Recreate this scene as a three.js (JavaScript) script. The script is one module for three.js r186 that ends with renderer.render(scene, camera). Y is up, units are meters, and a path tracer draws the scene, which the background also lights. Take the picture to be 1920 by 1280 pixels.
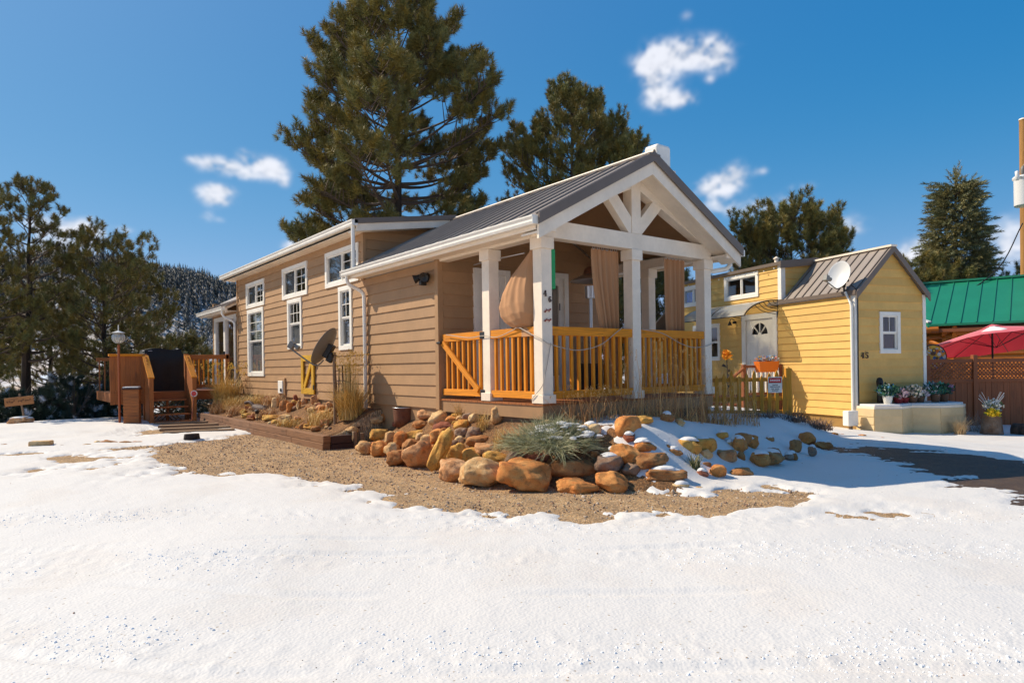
import * as THREE from 'three';
import { mergeGeometries } from 'three/addons/utils/BufferGeometryUtils.js';
import { RoundedBoxGeometry } from 'three/addons/geometries/RoundedBoxGeometry.js';
import { FontLoader } from 'three/addons/loaders/FontLoader.js';
import { TextGeometry } from 'three/addons/geometries/TextGeometry.js';

// ---------------------------------------------------------------- camera, sun, exposure
const scene = new THREE.Scene();
const V = (x, y, z) => new THREE.Vector3(x, y, z);
const YAW = 37.96 * Math.PI / 180;
const camera = new THREE.PerspectiveCamera(2 * Math.atan(640 / 1250) * 180 / Math.PI, 1.5, 0.05, 3000);
camera.position.set(-5.41, 1.32, 6.31);
camera.rotation.set(0, -YAW, -0.0143, 'YXZ');
camera.setViewOffset(1920, 1280, 0, -48, 1920, 1280);
const renderer = new THREE.WebGLRenderer({ antialias: true });
renderer.setSize(1024, 682);
renderer.toneMapping = THREE.LinearToneMapping;
renderer.toneMappingExposure = 1.15;
renderer.shadowMap.enabled = true;
const SUN = V(-0.42, 0.67, -0.61).normalize();
const sun = new THREE.DirectionalLight(new THREE.Color(1.0, 0.885, 0.71), 4.9);
sun.position.copy(SUN).multiplyScalar(60);
sun.castShadow = true;
Object.assign(sun.shadow.camera, { left: -40, right: 40, top: 40, bottom: -40, near: 1, far: 160 });
sun.shadow.mapSize.set(4096, 4096);
scene.add(sun, sun.target);

// ---------------------------------------------------------------- noise
function rng(seed) { let a = seed >>> 0; return () => { a = (a + 0x6D2B79F5) | 0; let t = Math.imul(a ^ (a >>> 15), 1 | a); t = (t + Math.imul(t ^ (t >>> 7), 61 | t)) ^ t; return ((t ^ (t >>> 14)) >>> 0) / 4294967296; }; }
const PERM = (() => { const r = rng(77), p = [...Array(256).keys()]; for (let i = 255; i > 0; i--) { const j = Math.floor(r() * (i + 1)); [p[i], p[j]] = [p[j], p[i]]; } return new Uint8Array([...p, ...p]); })();
const fade = (t) => t * t * t * (t * (t * 6 - 15) + 10), mix = (a, b, t) => a + (b - a) * t;
const clamp = (x, a = 0, b = 1) => Math.min(b, Math.max(a, x));
const ss = (a, b, x) => { const t = clamp((x - a) / (b - a)); return t * t * (3 - 2 * t); };
const hv = (i, j, k) => PERM[PERM[PERM[i & 255] + (j & 255)] + (k & 255)] / 255;
function n2(x, y, per = 256) { // value noise 0..1, tiling with an integer period
  const xi = Math.floor(x), yi = Math.floor(y), fx = fade(x - xi), fy = fade(y - yi);
  const w = (v) => ((v % per) + per) % per, x0 = w(xi), x1 = w(xi + 1), y0 = w(yi), y1 = w(yi + 1);
  return mix(mix(hv(x0, y0, 0), hv(x1, y0, 0), fx), mix(hv(x0, y1, 0), hv(x1, y1, 0), fx), fy);
}
function n3(x, y, z) {
  const xi = Math.floor(x), yi = Math.floor(y), zi = Math.floor(z), fx = fade(x - xi), fy = fade(y - yi), fz = fade(z - zi);
  const L = (k) => mix(mix(hv(xi, yi, k), hv(xi + 1, yi, k), fx), mix(hv(xi, yi + 1, k), hv(xi + 1, yi + 1, k), fx), fy);
  return mix(L(zi), L(zi + 1), fz);
}
function fbm(x, y, oct = 4, per = 256) { let s = 0, a = 0.5, n = 0; for (let i = 0; i < oct; i++) { s += a * n2(x, y, per); n += a; a *= 0.5; x *= 2; y *= 2; per = Math.min(256, per * 2); } return s / n; }

// ---------------------------------------------------------------- sky
const CLOUDS = [[-0.678,0.42,0.0301,0.0161,1],[-0.636,0.419,0.0331,0.014,1],[-0.607,0.416,0.0131,0.0127,1],[-0.697,0.409,0.0137,0.0144,0.8],[-0.694,0.389,0.0114,0.0166,0.8],[-0.679,0.371,0.0211,0.0121,1],[-0.652,0.365,0.0149,0.0061,0.9],[-0.589,0.4,0.0086,0.0077,0.4],[-0.615,0.386,0.0059,0.0039,0.5],[-0.709,0.413,0.0107,0.0065,0.5],[-0.602,0.252,0.0202,0.01,1],[-0.584,0.262,0.0129,0.0113,1],[-0.61,0.245,0.0182,0.0072,0.9],[-0.548,0.264,0.007,0.0056,0.6],[-0.606,0.223,0.0181,0.0109,0.6],[-0.56,0.216,0.0245,0.01,0.6],[-0.518,0.215,0.017,0.0084,0.5],[-1.352,0.278,0.0079,0.004,0.5],[-1.329,0.275,0.0168,0.0081,0.9],[-1.306,0.274,0.0171,0.0062,0.8],[-1.288,0.292,0.0083,0.0048,0.8],[-1.264,0.281,0.0198,0.0097,1],[-1.25,0.272,0.0143,0.0084,1],[-1.285,0.265,0.0153,0.0055,0.7],[-1.236,0.259,0.0065,0.005,0.8],[-1.33,0.237,0.0148,0.0096,1],[-1.316,0.243,0.0122,0.0048,1],[-1.32,0.228,0.0135,0.0049,0.8],[-1.337,0.207,0.008,0.007,0.35],[-1.321,0.203,0.0067,0.0028,0.3],[-1.495,0.171,0.0225,0.0142,1],[-1.476,0.173,0.0126,0.0118,0.9],[-1.509,0.144,0.0334,0.0116,1],[-1.525,0.181,0.0134,0.0063,0.6],[-1.226,0.174,0.0109,0.0052,0.9],[-0.647,0.465,0.0075,0.0055,0.3],[-0.439,0.176,0.0158,0.0124,0.8],[-0.36,0.141,0.0173,0.0133,0.8],[-0.267,0.137,0.0202,0.0219,0.9],[-0.372,0.128,0.0233,0.0101,0.6],[-0.497,0.236,0.0134,0.0048,0.5],[-1.435,0.182,0.009,0.0033,0.4]];
{ // small fair-weather clouds of the same kind go on all round
  const r = rng(5);
  for (let i = 0; i < 60; i++) { const a = r() * 6.283 - 3.1416, e = i % 4 ? 0.08 + r() * 0.2 : 0.25 + r() * 0.35; if (a > -1.85 && a < -0.02) continue; for (let k = 0; k < 7; k++) CLOUDS.push([a + (r() - 0.5) * 0.14, e + (r() - 0.5) * 0.04, 0.012 + r() * 0.026, 0.007 + r() * 0.009, 0.6 + r() * 0.4]); }
}
{
  const W = 2048, Hh = 1024, px = new Float32Array(W * Hh * 4), den = new Float32Array(W * Hh);
  for (const [a, e, ra, re, s] of CLOUDS) {
    const cx = (a / (2 * Math.PI) + 0.5) * W, cy = (e / Math.PI + 0.5) * Hh, rx = ra / (2 * Math.PI) * W, ry = re / Math.PI * Hh;
    for (let j = Math.floor(cy - ry * 2.4); j <= cy + ry * 2.4; j++) for (let i = Math.floor(cx - rx * 2.4); i <= cx + rx * 2.4; i++) {
      const d = ((i - cx) / rx) ** 2 + ((j - cy) / ry) ** 2;
      if (j >= 0 && j < Hh) den[j * W + ((i % W) + W) % W] += s * Math.exp(-d * 0.65);
    }
  }
  for (let j = 0; j < Hh; j++) {
    const el = ((j + 0.5) / Hh - 0.5) * Math.PI, y = Math.sin(el), ce = Math.cos(el), eu = Math.max(el, 0);
    for (let i = 0; i < W; i++) {
      const az = ((i + 0.5) / W - 0.5) * 2 * Math.PI, x = ce * Math.cos(az), z = ce * Math.sin(az);
      const ang = Math.acos(clamp(x * SUN.x + y * SUN.y + z * SUN.z, -1, 1));
      const hz = Math.exp(-eu / 0.2), gl = Math.exp(-ang / 0.6);
      let r = 0.004 + 0.7 * hz * hz + Math.max(0, gl - 0.05) * 0.4, g = mix(0.125, 0.62, hz ** 1.1) + gl * 0.44, b = mix(0.41, 0.86, hz) + gl * 0.45;
      const d0 = den[j * W + i];
      if (d0 > 0.02) {
        const q = fbm(i * 0.13, j * 0.2, 4) * 0.7 + fbm(i * 0.45 + 9, j * 0.62, 3) * 0.4;
        const dq = Math.min(d0, 1.15) * (2.6 * q - 0.55), al = 0.5 * ss(0.02, 0.7, dq) + 0.42 * ss(0.35, 1.25, dq);
        const sh = 0.74 + 0.24 * ss(0.35, 0.75, q), k = al * 0.93;
        r = mix(r, sh * 0.97, k); g = mix(g, sh * 0.97, k); b = mix(b, sh * 1.02, k);
      }
      const o = (j * W + i) * 4; px[o] = r * 0.92; px[o + 1] = g * 0.92; px[o + 2] = b * 0.92; px[o + 3] = 1;
    }
  }
  const t = new THREE.DataTexture(px, W, Hh, THREE.RGBAFormat, THREE.FloatType);
  t.mapping = THREE.EquirectangularReflectionMapping; t.magFilter = t.minFilter = THREE.LinearFilter; t.wrapS = THREE.RepeatWrapping; t.needsUpdate = true;
  scene.background = t; scene.environment = t;
}

// ---------------------------------------------------------------- textures and materials
function tex(size, fn, srgb) { // fn(u, v) in 0..1 -> [r, g, b] 0..1
  const d = new Uint8Array(size * size * 4);
  for (let j = 0; j < size; j++) for (let i = 0; i < size; i++) { const c = fn(i / size, j / size), o = (j * size + i) * 4; d[o] = clamp(c[0]) * 255; d[o + 1] = clamp(c[1]) * 255; d[o + 2] = clamp(c[2]) * 255; d[o + 3] = 255; }
  const t = new THREE.DataTexture(d, size, size); t.wrapS = t.wrapT = THREE.RepeatWrapping; t.magFilter = THREE.LinearFilter; t.minFilter = THREE.LinearMipmapLinearFilter; t.generateMipmaps = true;
  if (srgb) t.colorSpace = THREE.SRGBColorSpace; t.needsUpdate = true; return t;
}
const rep = (t, k, k2 = k) => { const c = t.clone(); c.repeat.set(k, k2); c.needsUpdate = true; return c; };
const grey = (v) => [v, v, v];
const tGrain = tex(512, (u, v) => { const w = n2(u * 6, v * 4, 4) * 0.06; const s = fbm(u * 3, (v + w) * 48, 3, 48) * 0.6 + fbm(u * 12, (v + w) * 110, 2, 110) * 0.4; const kn = n2(u * 4, v * 6, 4); return grey(0.68 + 0.38 * s - 0.12 * ss(0.82, 0.95, kn)); }, true);
const tGrainB = tex(512, (u, v) => grey(fbm(u * 4, v * 96, 3, 96)));
const tPaint = tex(512, (u, v) => grey(0.95 + 0.06 * (fbm(u * 6, v * 6, 4, 6) - 0.5) * 1.4 + 0.03 * (fbm(u * 40, v * 40, 2, 40) - 0.5)), true);
const tEmboss = tex(512, (u, v) => grey(fbm(u * 5, v * 60, 3, 60) * 0.7 + 0.3 * n2(u * 90, v * 90, 90)));
const tRock = tex(512, (u, v) => { const a = fbm(u * 4, v * 4, 5, 4), b = fbm(u * 9 + 3, v * 9, 4, 9), c = n2(u * 120, v * 120, 120), d = ss(0.62, 0.74, fbm(u * 13, v * 13 + 5, 4, 13)); return [0.90 + 0.22 * (a - 0.5) + 0.1 * (c - 0.5) - 0.12 * d, 0.87 + 0.38 * (a - 0.5) + 0.16 * (b - 0.5) + 0.1 * (c - 0.5) - 0.12 * d, 0.84 + 0.55 * (a - 0.5) + 0.3 * (b - 0.5) + 0.1 * (c - 0.5) - 0.1 * d]; }, true);
const tRockB = tex(512, (u, v) => grey(fbm(u * 7, v * 7, 5, 7) * 0.7 + n2(u * 150, v * 150, 150) * 0.3));
const cell = (size, per, seed) => { const r = rng(seed), P = []; for (let i = 0; i < per * per; i++) P.push([r(), r(), r(), r()]); return (u, v) => { const x = u * per, y = v * per, xi = Math.floor(x), yi = Math.floor(y); let d1 = 9, d2 = 9, id = null; for (let j = -1; j <= 1; j++) for (let i = -1; i <= 1; i++) { const p = P[((yi + j + per) % per) * per + (xi + i + per) % per], d = Math.hypot(xi + i + p[0] - x, yi + j + p[1] - y); if (d < d1) { d2 = d1; d1 = d; id = p; } else if (d < d2) d2 = d; } return [d1, d2, id]; }; };
const gc = cell(1024, 84, 11), gc2 = cell(1024, 30, 12);
const tGravel = tex(1024, (u, v) => { const [a, b, p] = gc(u, v), [a2, b2, p2] = gc2(u, v), e = ss(0.0, 0.28, b - a), big = p2[3] > 0.82 && a2 < 0.33; const dirt = fbm(u * 5, v * 5, 4, 5); let k = (0.62 + 0.4 * p[2]) * (0.7 + 0.3 * e) * (0.85 + 0.3 * dirt), w = p[3]; if (big) { k = 0.55 + 0.45 * p2[2]; w = p2[0]; } return [k, k * (0.86 + 0.1 * w), k * (0.66 + 0.22 * w)]; }, true);
const tGravelB = tex(1024, (u, v) => { const [a, b] = gc(u, v), [a2, , p2] = gc2(u, v); return grey(Math.max(ss(0, 0.4, b - a) * 0.6, p2[3] > 0.82 ? ss(0.36, 0.1, a2) : 0)); });
const tSnow = tex(1024, (u, v) => { const a = fbm(u * 24, v * 24, 4, 24), b = n2(u * 200, v * 200, 200), c = fbm(u * 6, v * 6, 3, 6); return grey(0.45 * a + 0.3 * b + 0.25 * c); });
const scell = cell(1024, 60, 21);
const tSnowC = tex(1024, (u, v) => { const a = fbm(u * 5, v * 5, 5, 5), [d, , p] = scell(u, v), dirt = ss(0.52, 0.72, a) * 0.012; let k = 0.985 - dirt * 0.6; const sp = p[3] > 0.93 && d < 0.05 + 0.1 * p[2] ? 0.3 : 0; return [k - sp * 0.6, k - dirt * 0.5 - sp * 0.75, k - dirt * 1.1 - sp * 0.95]; }, true);
const tBark = tex(256, (u, v) => grey(0.5 + 0.6 * (fbm(u * 14, v * 4, 4, 4) - 0.35)), true);
const tBarkB = tex(256, (u, v) => grey(fbm(u * 16, v * 5, 4, 5)));
const tCloth = tex(256, (u, v) => grey(0.5 + 0.25 * Math.sin(u * 804) + 0.25 * Math.sin(v * 804)));
const col = (r, g, b) => new THREE.Color().setRGB(r, g, b);
const M = {};
function mat(name, c, rough, o = {}) { const P = o.transmission || o.clearcoat || o.sheen ? THREE.MeshPhysicalMaterial : THREE.MeshStandardMaterial; M[name] = new P({ color: col(...c), roughness: rough, ...o }); M[name].name = name; return M[name]; }
const wood = (name, c, rough = 0.7, k = 1) => mat(name, c, rough, { map: rep(tGrain, 0.55 * k, 2.2 * k), bumpMap: rep(tGrainB, 0.55 * k, 2.2 * k), bumpScale: 0.0012 });
const paint = (name, c, rough = 0.55, k = 1) => mat(name, c, rough, { map: rep(tPaint, 0.7 * k), bumpMap: rep(tEmboss, 0.8 * k), bumpScale: 0.0005 });
[[1, 'a'], [0.94, 'b'], [1.05, 'c']].forEach(([k, s]) => {
  mat('tan_' + s, [0.42 * k, 0.235 * k, 0.105 * k], 0.62, { map: rep(tPaint, 0.6), bumpMap: rep(tEmboss, 0.7, 1.2), bumpScale: 0.0012 });
  mat('yellow_' + s, [0.78 * k, 0.465 * k, 0.12 * k], 0.6, { map: rep(tPaint, 0.6), bumpMap: rep(tEmboss, 0.7, 1.2), bumpScale: 0.0012 });
  wood('cedar_' + s, [0.92 * k, 0.315 * k, 0.006 * k], 0.78);
  wood('deck_' + s, [0.46 * k, 0.145 * k, 0.028 * k], 0.65);
  wood('fence_' + s, [0.36 * k, 0.105 * k, 0.03 * k], 0.7);
  wood('log_' + s, [0.74 * k, 0.22 * k, 0.02 * k], 0.4);
  wood('old_' + s, [0.36 * k, 0.22 * k, 0.12 * k], 0.85);
  wood('picket_' + s, [0.8 * k, 0.34 * k, 0.015 * k], 0.7);
});
const mTan = [M.tan_a, M.tan_b, M.tan_c], mYel = [M.yellow_a, M.yellow_b, M.yellow_c], mCed = [M.cedar_a, M.cedar_b, M.cedar_c], mDeck = [M.deck_a, M.deck_b, M.deck_c], mFen = [M.fence_a, M.fence_b, M.fence_c], mLog = [M.log_a, M.log_b, M.log_c], mOld = [M.old_a, M.old_b, M.old_c], mPick = [M.picket_a, M.picket_b, M.picket_c];
paint('white', [0.95, 0.80, 0.62], 0.5); paint('white_pure', [0.93, 0.87, 0.76], 0.45); paint('planter', [0.74, 0.54, 0.28], 0.6);
mat('brown_metal', [0.19, 0.14, 0.105], 0.42, { metalness: 0.1, map: rep(tPaint, 0.5) });
mat('roof_metal', [0.34, 0.28, 0.23], 0.5, { metalness: 0.1, map: rep(tPaint, 0.4) });
mat('green_metal', [0.015, 0.22, 0.115], 0.4, { map: rep(tPaint, 0.4) });
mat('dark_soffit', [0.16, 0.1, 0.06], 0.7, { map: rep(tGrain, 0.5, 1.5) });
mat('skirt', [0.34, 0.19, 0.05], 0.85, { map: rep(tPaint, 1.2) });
mat('room', [0.3, 0.26, 0.22], 0.9);
mat('glass', [1, 1, 1], 0.02, { transmission: 1, thickness: 0, ior: 1.5, specularIntensity: 1 });
mat('screen_mesh', [0.1, 0.105, 0.11], 0.8);
mat('blind', [0.55, 0.6, 0.5], 0.7);
mat('black', [0.012, 0.012, 0.013], 0.5); mat('black_cloth', [0.010, 0.010, 0.010], 0.75);
mat('iron', [0.03, 0.028, 0.026], 0.5, { metalness: 0.5 });
mat('steel', [0.55, 0.55, 0.55], 0.3, { metalness: 0.9 });
mat('dish_grey', [0.17, 0.16, 0.14], 0.5); mat('dish_white', [0.72, 0.7, 0.66], 0.35);
mat('curtain', [0.44, 0.225, 0.105], 0.9, { bumpMap: rep(tCloth, 3), bumpScale: 0.0004, side: THREE.DoubleSide });
mat('rust', [0.19, 0.07, 0.03], 0.75, { map: rep(tRock, 1.5), bumpMap: rep(tRockB, 2), bumpScale: 0.002 });
mat('rust_dark', [0.05, 0.018, 0.012], 0.7);
mat('green_plastic', [0.01, 0.3, 0.08], 0.5);
mat('red_cloth', [0.72, 0.012, 0.03], 0.85, { side: THREE.DoubleSide, transmission: 0.35, thickness: 0 });
mat('red_plastic', [0.75, 0.03, 0.02], 0.3); mat('wire', [0.45, 0.38, 0.3], 0.6); mat('copper', [0.32, 0.09, 0.03], 0.45, { metalness: 0.5 });
mat('bark', [0.15, 0.1, 0.07], 0.95, { map: rep(tBark, 1, 0.6), bumpMap: rep(tBarkB, 1, 0.6), bumpScale: 0.02 });
mat('twig', [0.1, 0.07, 0.05], 0.95);
mat('needles', [1, 1, 1], 0.62, { side: THREE.DoubleSide });
mat('straw', [1, 1, 1], 0.8, { side: THREE.DoubleSide });
mat('snow', [0.715, 0.675, 0.625], 0.7, { map: rep(tSnowC, 1 / 3.1), bumpMap: rep(tSnow, 1 / 2.3), bumpScale: 0.0055 });
mat('snow_plain', [0.75, 0.725, 0.69], 0.75, { bumpMap: rep(tSnow, 2), bumpScale: 0.006 });
mat('gravel', [0.84, 0.64, 0.45], 0.9, { map: rep(tGravel, 1 / 0.9), bumpMap: rep(tGravelB, 1 / 0.9), bumpScale: 0.006 });
mat('asphalt', [0.17, 0.12, 0.085], 0.6, { map: rep(tGravel, 1 / 0.8), bumpMap: rep(tGravelB, 1 / 0.8), bumpScale: 0.005 });
mat('soil', [0.46, 0.27, 0.14], 0.95, { map: rep(tGravel, 1), bumpMap: rep(tGravelB, 1), bumpScale: 0.01 });
const ROCK = { O: [0.82, 0.345, 0.09], Y: [0.84, 0.46, 0.1], P: [0.82, 0.44, 0.2], B: [0.56, 0.26, 0.085], G: [0.4, 0.27, 0.185], W: [0.86, 0.57, 0.27], D: [0.4, 0.13, 0.065] };
for (const k in ROCK) mat('rock_' + k, ROCK[k], 0.9, { map: rep(tRock, 1.6), bumpMap: rep(tRockB, 2.2), bumpScale: 0.015 });

// ---------------------------------------------------------------- object helpers
const used = {};
function numbered(n) { if (!(n in used)) { used[n] = 0; return n; } return n + '_' + String(++used[n]).padStart(3, '0'); }
function tag(o, label, category, group) { o.userData = { label, category }; if (group) o.userData.group = group; return o; }
function shade(o) { o.castShadow = o.receiveShadow = true; return o; }
function part(name, geo, m, parent) { const o = shade(new THREE.Mesh(Array.isArray(geo) ? mergeGeometries(geo.map(flat)) : geo, m)); o.name = name; parent.add(o); return o; }
function thing(name, label, category, pos = [0, 0, 0], turn = 0, group) { const g = new THREE.Group(); g.name = numbered(name); g.position.set(...pos); g.rotation.y = turn; tag(g, label, category, group); scene.add(g); return g; }
function single(name, geo, m, label, category, group) { const o = part(numbered(name), geo, m, scene); return tag(o, label, category, group); }
function sub(name, parent) { const g = new THREE.Group(); g.name = name; parent.add(g); return g; }
function flat(g) { const q = g.index ? g.toNonIndexed() : g; for (const k of Object.keys(q.attributes)) if (!['position', 'normal', 'uv'].includes(k)) q.deleteAttribute(k); return q; }
// uv in metres, grain (u) along the given axis
let pieceNo = 0;
function uvm(g0, axis = 'x') {
  const g = flat(g0); if (!g.attributes.normal) g.computeVertexNormals();
  const p = g.attributes.position, n = g.attributes.normal, uv = new Float32Array(p.count * 2), o1 = (pieceNo * 0.377) % 7, o2 = (pieceNo++ * 0.613) % 5, A = { x: 0, y: 1, z: 2 }[axis];
  for (let i = 0; i < p.count; i += 3) {
    const N = [0, 0, 0]; for (let k = 0; k < 3; k++) { N[0] += n.getX(i + k); N[1] += n.getY(i + k); N[2] += n.getZ(i + k); }
    const aN = N.map(Math.abs), d = aN[0] >= aN[1] && aN[0] >= aN[2] ? 0 : aN[1] >= aN[2] ? 1 : 2;
    let a = A, b = [0, 1, 2].find((q) => q !== A && q !== d); if (d === A) { [a, b] = [0, 1, 2].filter((q) => q !== d); }
    for (let k = 0; k < 3; k++) { const c = [p.getX(i + k), p.getY(i + k), p.getZ(i + k)]; uv[(i + k) * 2] = c[a] + o1; uv[(i + k) * 2 + 1] = c[b] + o2; }
  }
  g.setAttribute('uv', new THREE.BufferAttribute(uv, 2)); return g;
}
function longest(w, h, d) { return w >= h && w >= d ? 'x' : h >= d ? 'y' : 'z'; }
function bx(x0, x1, y0, y1, z0, z1, axis) { const g = new THREE.BoxGeometry(x1 - x0, y1 - y0, z1 - z0); g.translate((x0 + x1) / 2, (y0 + y1) / 2, (z0 + z1) / 2); return uvm(g, axis || longest(x1 - x0, y1 - y0, z1 - z0)); }
function rb(x0, x1, y0, y1, z0, z1, r = 0.008, axis) { const g = new RoundedBoxGeometry(x1 - x0, y1 - y0, z1 - z0, 1, Math.min(r, (x1 - x0) / 2.2, (y1 - y0) / 2.2, (z1 - z0) / 2.2)); g.translate((x0 + x1) / 2, (y0 + y1) / 2, (z0 + z1) / 2); return uvm(g, axis || longest(x1 - x0, y1 - y0, z1 - z0)); }
function box8(fn, axis = 'x') { const g = new THREE.BoxGeometry(1, 1, 1), p = g.attributes.position; for (let i = 0; i < p.count; i++) { const q = fn(Math.sign(p.getX(i)), Math.sign(p.getY(i)), Math.sign(p.getZ(i))); p.setXYZ(i, q[0], q[1], q[2]); } g.computeVertexNormals(); return uvm(g, axis); }
// a straight bar of rectangular section between two points
function bar(a, b, w, h, up = V(0, 1, 0), r = 0) { const L = a.distanceTo(b); const g = r ? new RoundedBoxGeometry(L, h, w, 1, r) : new THREE.BoxGeometry(L, h, w); const q = uvm(g, 'x'); const X = b.clone().sub(a).normalize(), Z = X.clone().cross(up).normalize(), Y = Z.clone().cross(X); q.applyMatrix4(new THREE.Matrix4().makeBasis(X, Y, Z).setPosition(a.clone().add(b).multiplyScalar(0.5))); return q; }
function tube(pts, r, rad = 8, seg = 0, tension = 0.5) { const c = new THREE.CatmullRomCurve3(pts.map((p) => Array.isArray(p) ? V(...p) : p), false, 'catmullrom', tension); return new THREE.TubeGeometry(c, seg || (pts.length - 1) * 5, r, rad); }
function prism(pts, z0, z1, axis = 'x', bevel = 0) { const s = new THREE.Shape(pts.map((p) => new THREE.Vector2(...p))); const g = new THREE.ExtrudeGeometry(s, { depth: z1 - z0 - 2 * bevel, bevelEnabled: bevel > 0, bevelSize: bevel, bevelThickness: bevel, bevelSegments: 1, bevelOffset: -bevel }); g.translate(0, 0, z0 + bevel); return uvm(g, axis); }
const cyl = (x, y0, y1, z, r0, r1 = r0, n = 16) => { const g = new THREE.CylinderGeometry(r1, r0, y1 - y0, n); g.translate(x, (y0 + y1) / 2, z); return g; };
const LEFT = new THREE.Matrix4().makeBasis(V(0, 0, 1), V(0, 1, 0), V(-1, 0, 0)), FRONT = new THREE.Matrix4(), RIGHT = new THREE.Matrix4().makeBasis(V(0, 0, -1), V(0, 1, 0), V(1, 0, 0));
const at = (m, x, y, z) => m.clone().setPosition(x, y, z);

// ---------------------------------------------------------------- terrain
const MOUND = [[0.3,-4.7],[-0.35,-4.6],[-0.72,-3.4],[-0.95,-1.5],[-0.85,-0.9],[-1.15,0.3],[-0.93,0.85],[-0.45,1.5],[0.08,2.05],[1.5,1.85],[3.4,1.6],[4.7,1.25],[5.8,1.0],[6.8,0.3],[7.3,-1],[7.3,-6],[0.3,-6]];
const GRAVEL = [[-3.33,-6.59],[-2.77,-7.13],[-2.08,-7.32],[-1.22,-7.86],[-0.4,-7.6],[-0.4,-3.62],[0.36,-0.65],[0.0,1.7],[0.08,2.16],[0.71,2.52],[1.29,2.66],[0.99,3.11],[0.14,3.2],[-0.49,2.9],[-1.09,2.45],[-1.41,1.96],[-1.89,1.78],[-2.01,1.29],[-2.25,0.54],[-2.34,-0.49],[-2.4,-1.23],[-2.81,-2.28],[-3.28,-2.95],[-3.53,-4.35]];
const ASPHALT = [[4.66,1.29],[5.19,1.44],[5.27,2.24],[5.2,3.13],[4.71,4.09],[3.81,5.12],[1.57,5.8],[1.98,4.64],[2.39,4.27],[2.82,3.59],[3.75,2.7],[4.22,1.96]];
const BARE = [[-4.21,-5.62,0.5,0.32],[-4.12,-4.46,0.13,0.25],[-4.94,-4.68,0.14,0.28],[-3.57,-6.82,0.45,0.33],[-3.69,-3.82,0.12,0.26],[-3.53,-3.27,0.15,0.3],[-4.51,-6.19,0.25,0.2],[-0.27,3.05,0.36,0.05],[-5.05,-7.33,0.2,0.12],[-1.9,-10.6,0.75,1.6]];
function sdf(P, x, z) { let ins = false, d = 1e9; for (let i = 0, n = P.length; i < n; i++) { const [x1, z1] = P[i], [x2, z2] = P[(i + 1) % n]; if ((z1 > z) !== (z2 > z) && x < (x2 - x1) * (z - z1) / (z2 - z1) + x1) ins = !ins; const ex = x2 - x1, ez = z2 - z1, t = clamp(((x - x1) * ex + (z - z1) * ez) / (ex * ex + ez * ez)); d = Math.min(d, (x - x1 - ex * t) ** 2 + (z - z1 - ez * t) ** 2); } return (ins ? 1 : -1) * Math.sqrt(d); }
const near = (x, z) => x > -14 && x < 14 && z > -20 && z < 8;
function height(x, z) {
  let g = -0.28 * ss(6, 11, x + 0.5 * z) - 1.7 * ss(15, 30, -z) - 1.2 * ss(30, 80, Math.hypot(x, z));
  g += 0.09 * (fbm(x * 0.35 + 50, z * 0.35 + 50, 3) - 0.5) * ss(1.5, 5, Math.hypot(x - 1, z + 3)) ;
  if (near(x, z)) {
    const m = sdf(MOUND, x, z);
    if (m > -0.1) g += (0.58 - 0.2 * ss(1, 3.5, x)) * ss(-0.05, 1.05, m);
    if (x > -1.06 && x < 0.2 && z > -12.7 && z < -4.35) g = Math.max(g, 0.2 + 0.4 * ss(-0.95, 0, x));
  }
  return g;
}
function snowMask(x, z) { // metres inside the snow (negative: bare)
  let m = 0.6;
  if (!near(x, z)) return m;
  const nz = (fbm(x * 2.2 + 20, z * 2.2 + 40, 4) - 0.5), n5 = (fbm(x * 7 + 3, z * 7 + 9, 3) - 0.5);
  m = Math.min(m, -sdf(GRAVEL, x, z) + nz * 0.7 + n5 * 0.5);
  m = Math.min(m, -sdf(ASPHALT, x, z) + nz * 0.5 + (fbm(x * 2.2 + z * 2.2, (x - z) * 6, 3) - 0.5) * 1.1);
  const cy = Math.cos(YAW), sy = Math.sin(YAW);
  for (const [bx_, bz, ra, rf] of BARE) { const dx = x - bx_, dz = z - bz, a = dx * cy + dz * sy, f = dx * sy - dz * cy; m = Math.min(m, (Math.hypot(a / ra, f / rf) - 1) * Math.min(ra, rf) + nz * 0.6 + n5 * 0.35); }
  const md = sdf(MOUND, x, z);
  if (md > -0.15) m = Math.min(m, (x + 1.09 * z - 0.36) * 0.7 + nz * 0.5 + n5 * 0.2);
  if (x > -1.12 && x < 0.6 && z > -12.7 && z < -3) m = Math.min(m, -0.4);
  return m;
}
function graded(lo, hi, fine, zones) { const L = []; let v = lo; while (v < hi) { L.push(v); let s = 1e9; for (const [a, b, st] of zones) { const d = v < a ? a - v : v > b ? v - b : 0; s = Math.min(s, st + d * 0.09); } v += s; } L.push(hi); return L; }
function sheet(X, Z, fn) {
  const nx = X.length, nz = Z.length, P = new Float32Array(nx * nz * 3), U = new Float32Array(nx * nz * 2), I = new Uint32Array((nx - 1) * (nz - 1) * 6);
  let k = 0; for (let j = 0; j < nz; j++) for (let i = 0; i < nx; i++) { P[k * 3] = X[i]; P[k * 3 + 1] = fn(X[i], Z[j]); P[k * 3 + 2] = Z[j]; U[k * 2] = X[i]; U[k * 2 + 1] = Z[j]; k++; }
  k = 0; for (let j = 0; j < nz - 1; j++) for (let i = 0; i < nx - 1; i++) { const a = j * nx + i; I.set([a, a + nx, a + 1, a + 1, a + nx, a + nx + 1], k); k += 6; }
  const g = new THREE.BufferGeometry(); g.setAttribute('position', new THREE.BufferAttribute(P, 3)); g.setAttribute('uv', new THREE.BufferAttribute(U, 2)); g.setIndex(new THREE.BufferAttribute(I, 1)); g.computeVertexNormals(); return g;
}
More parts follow.
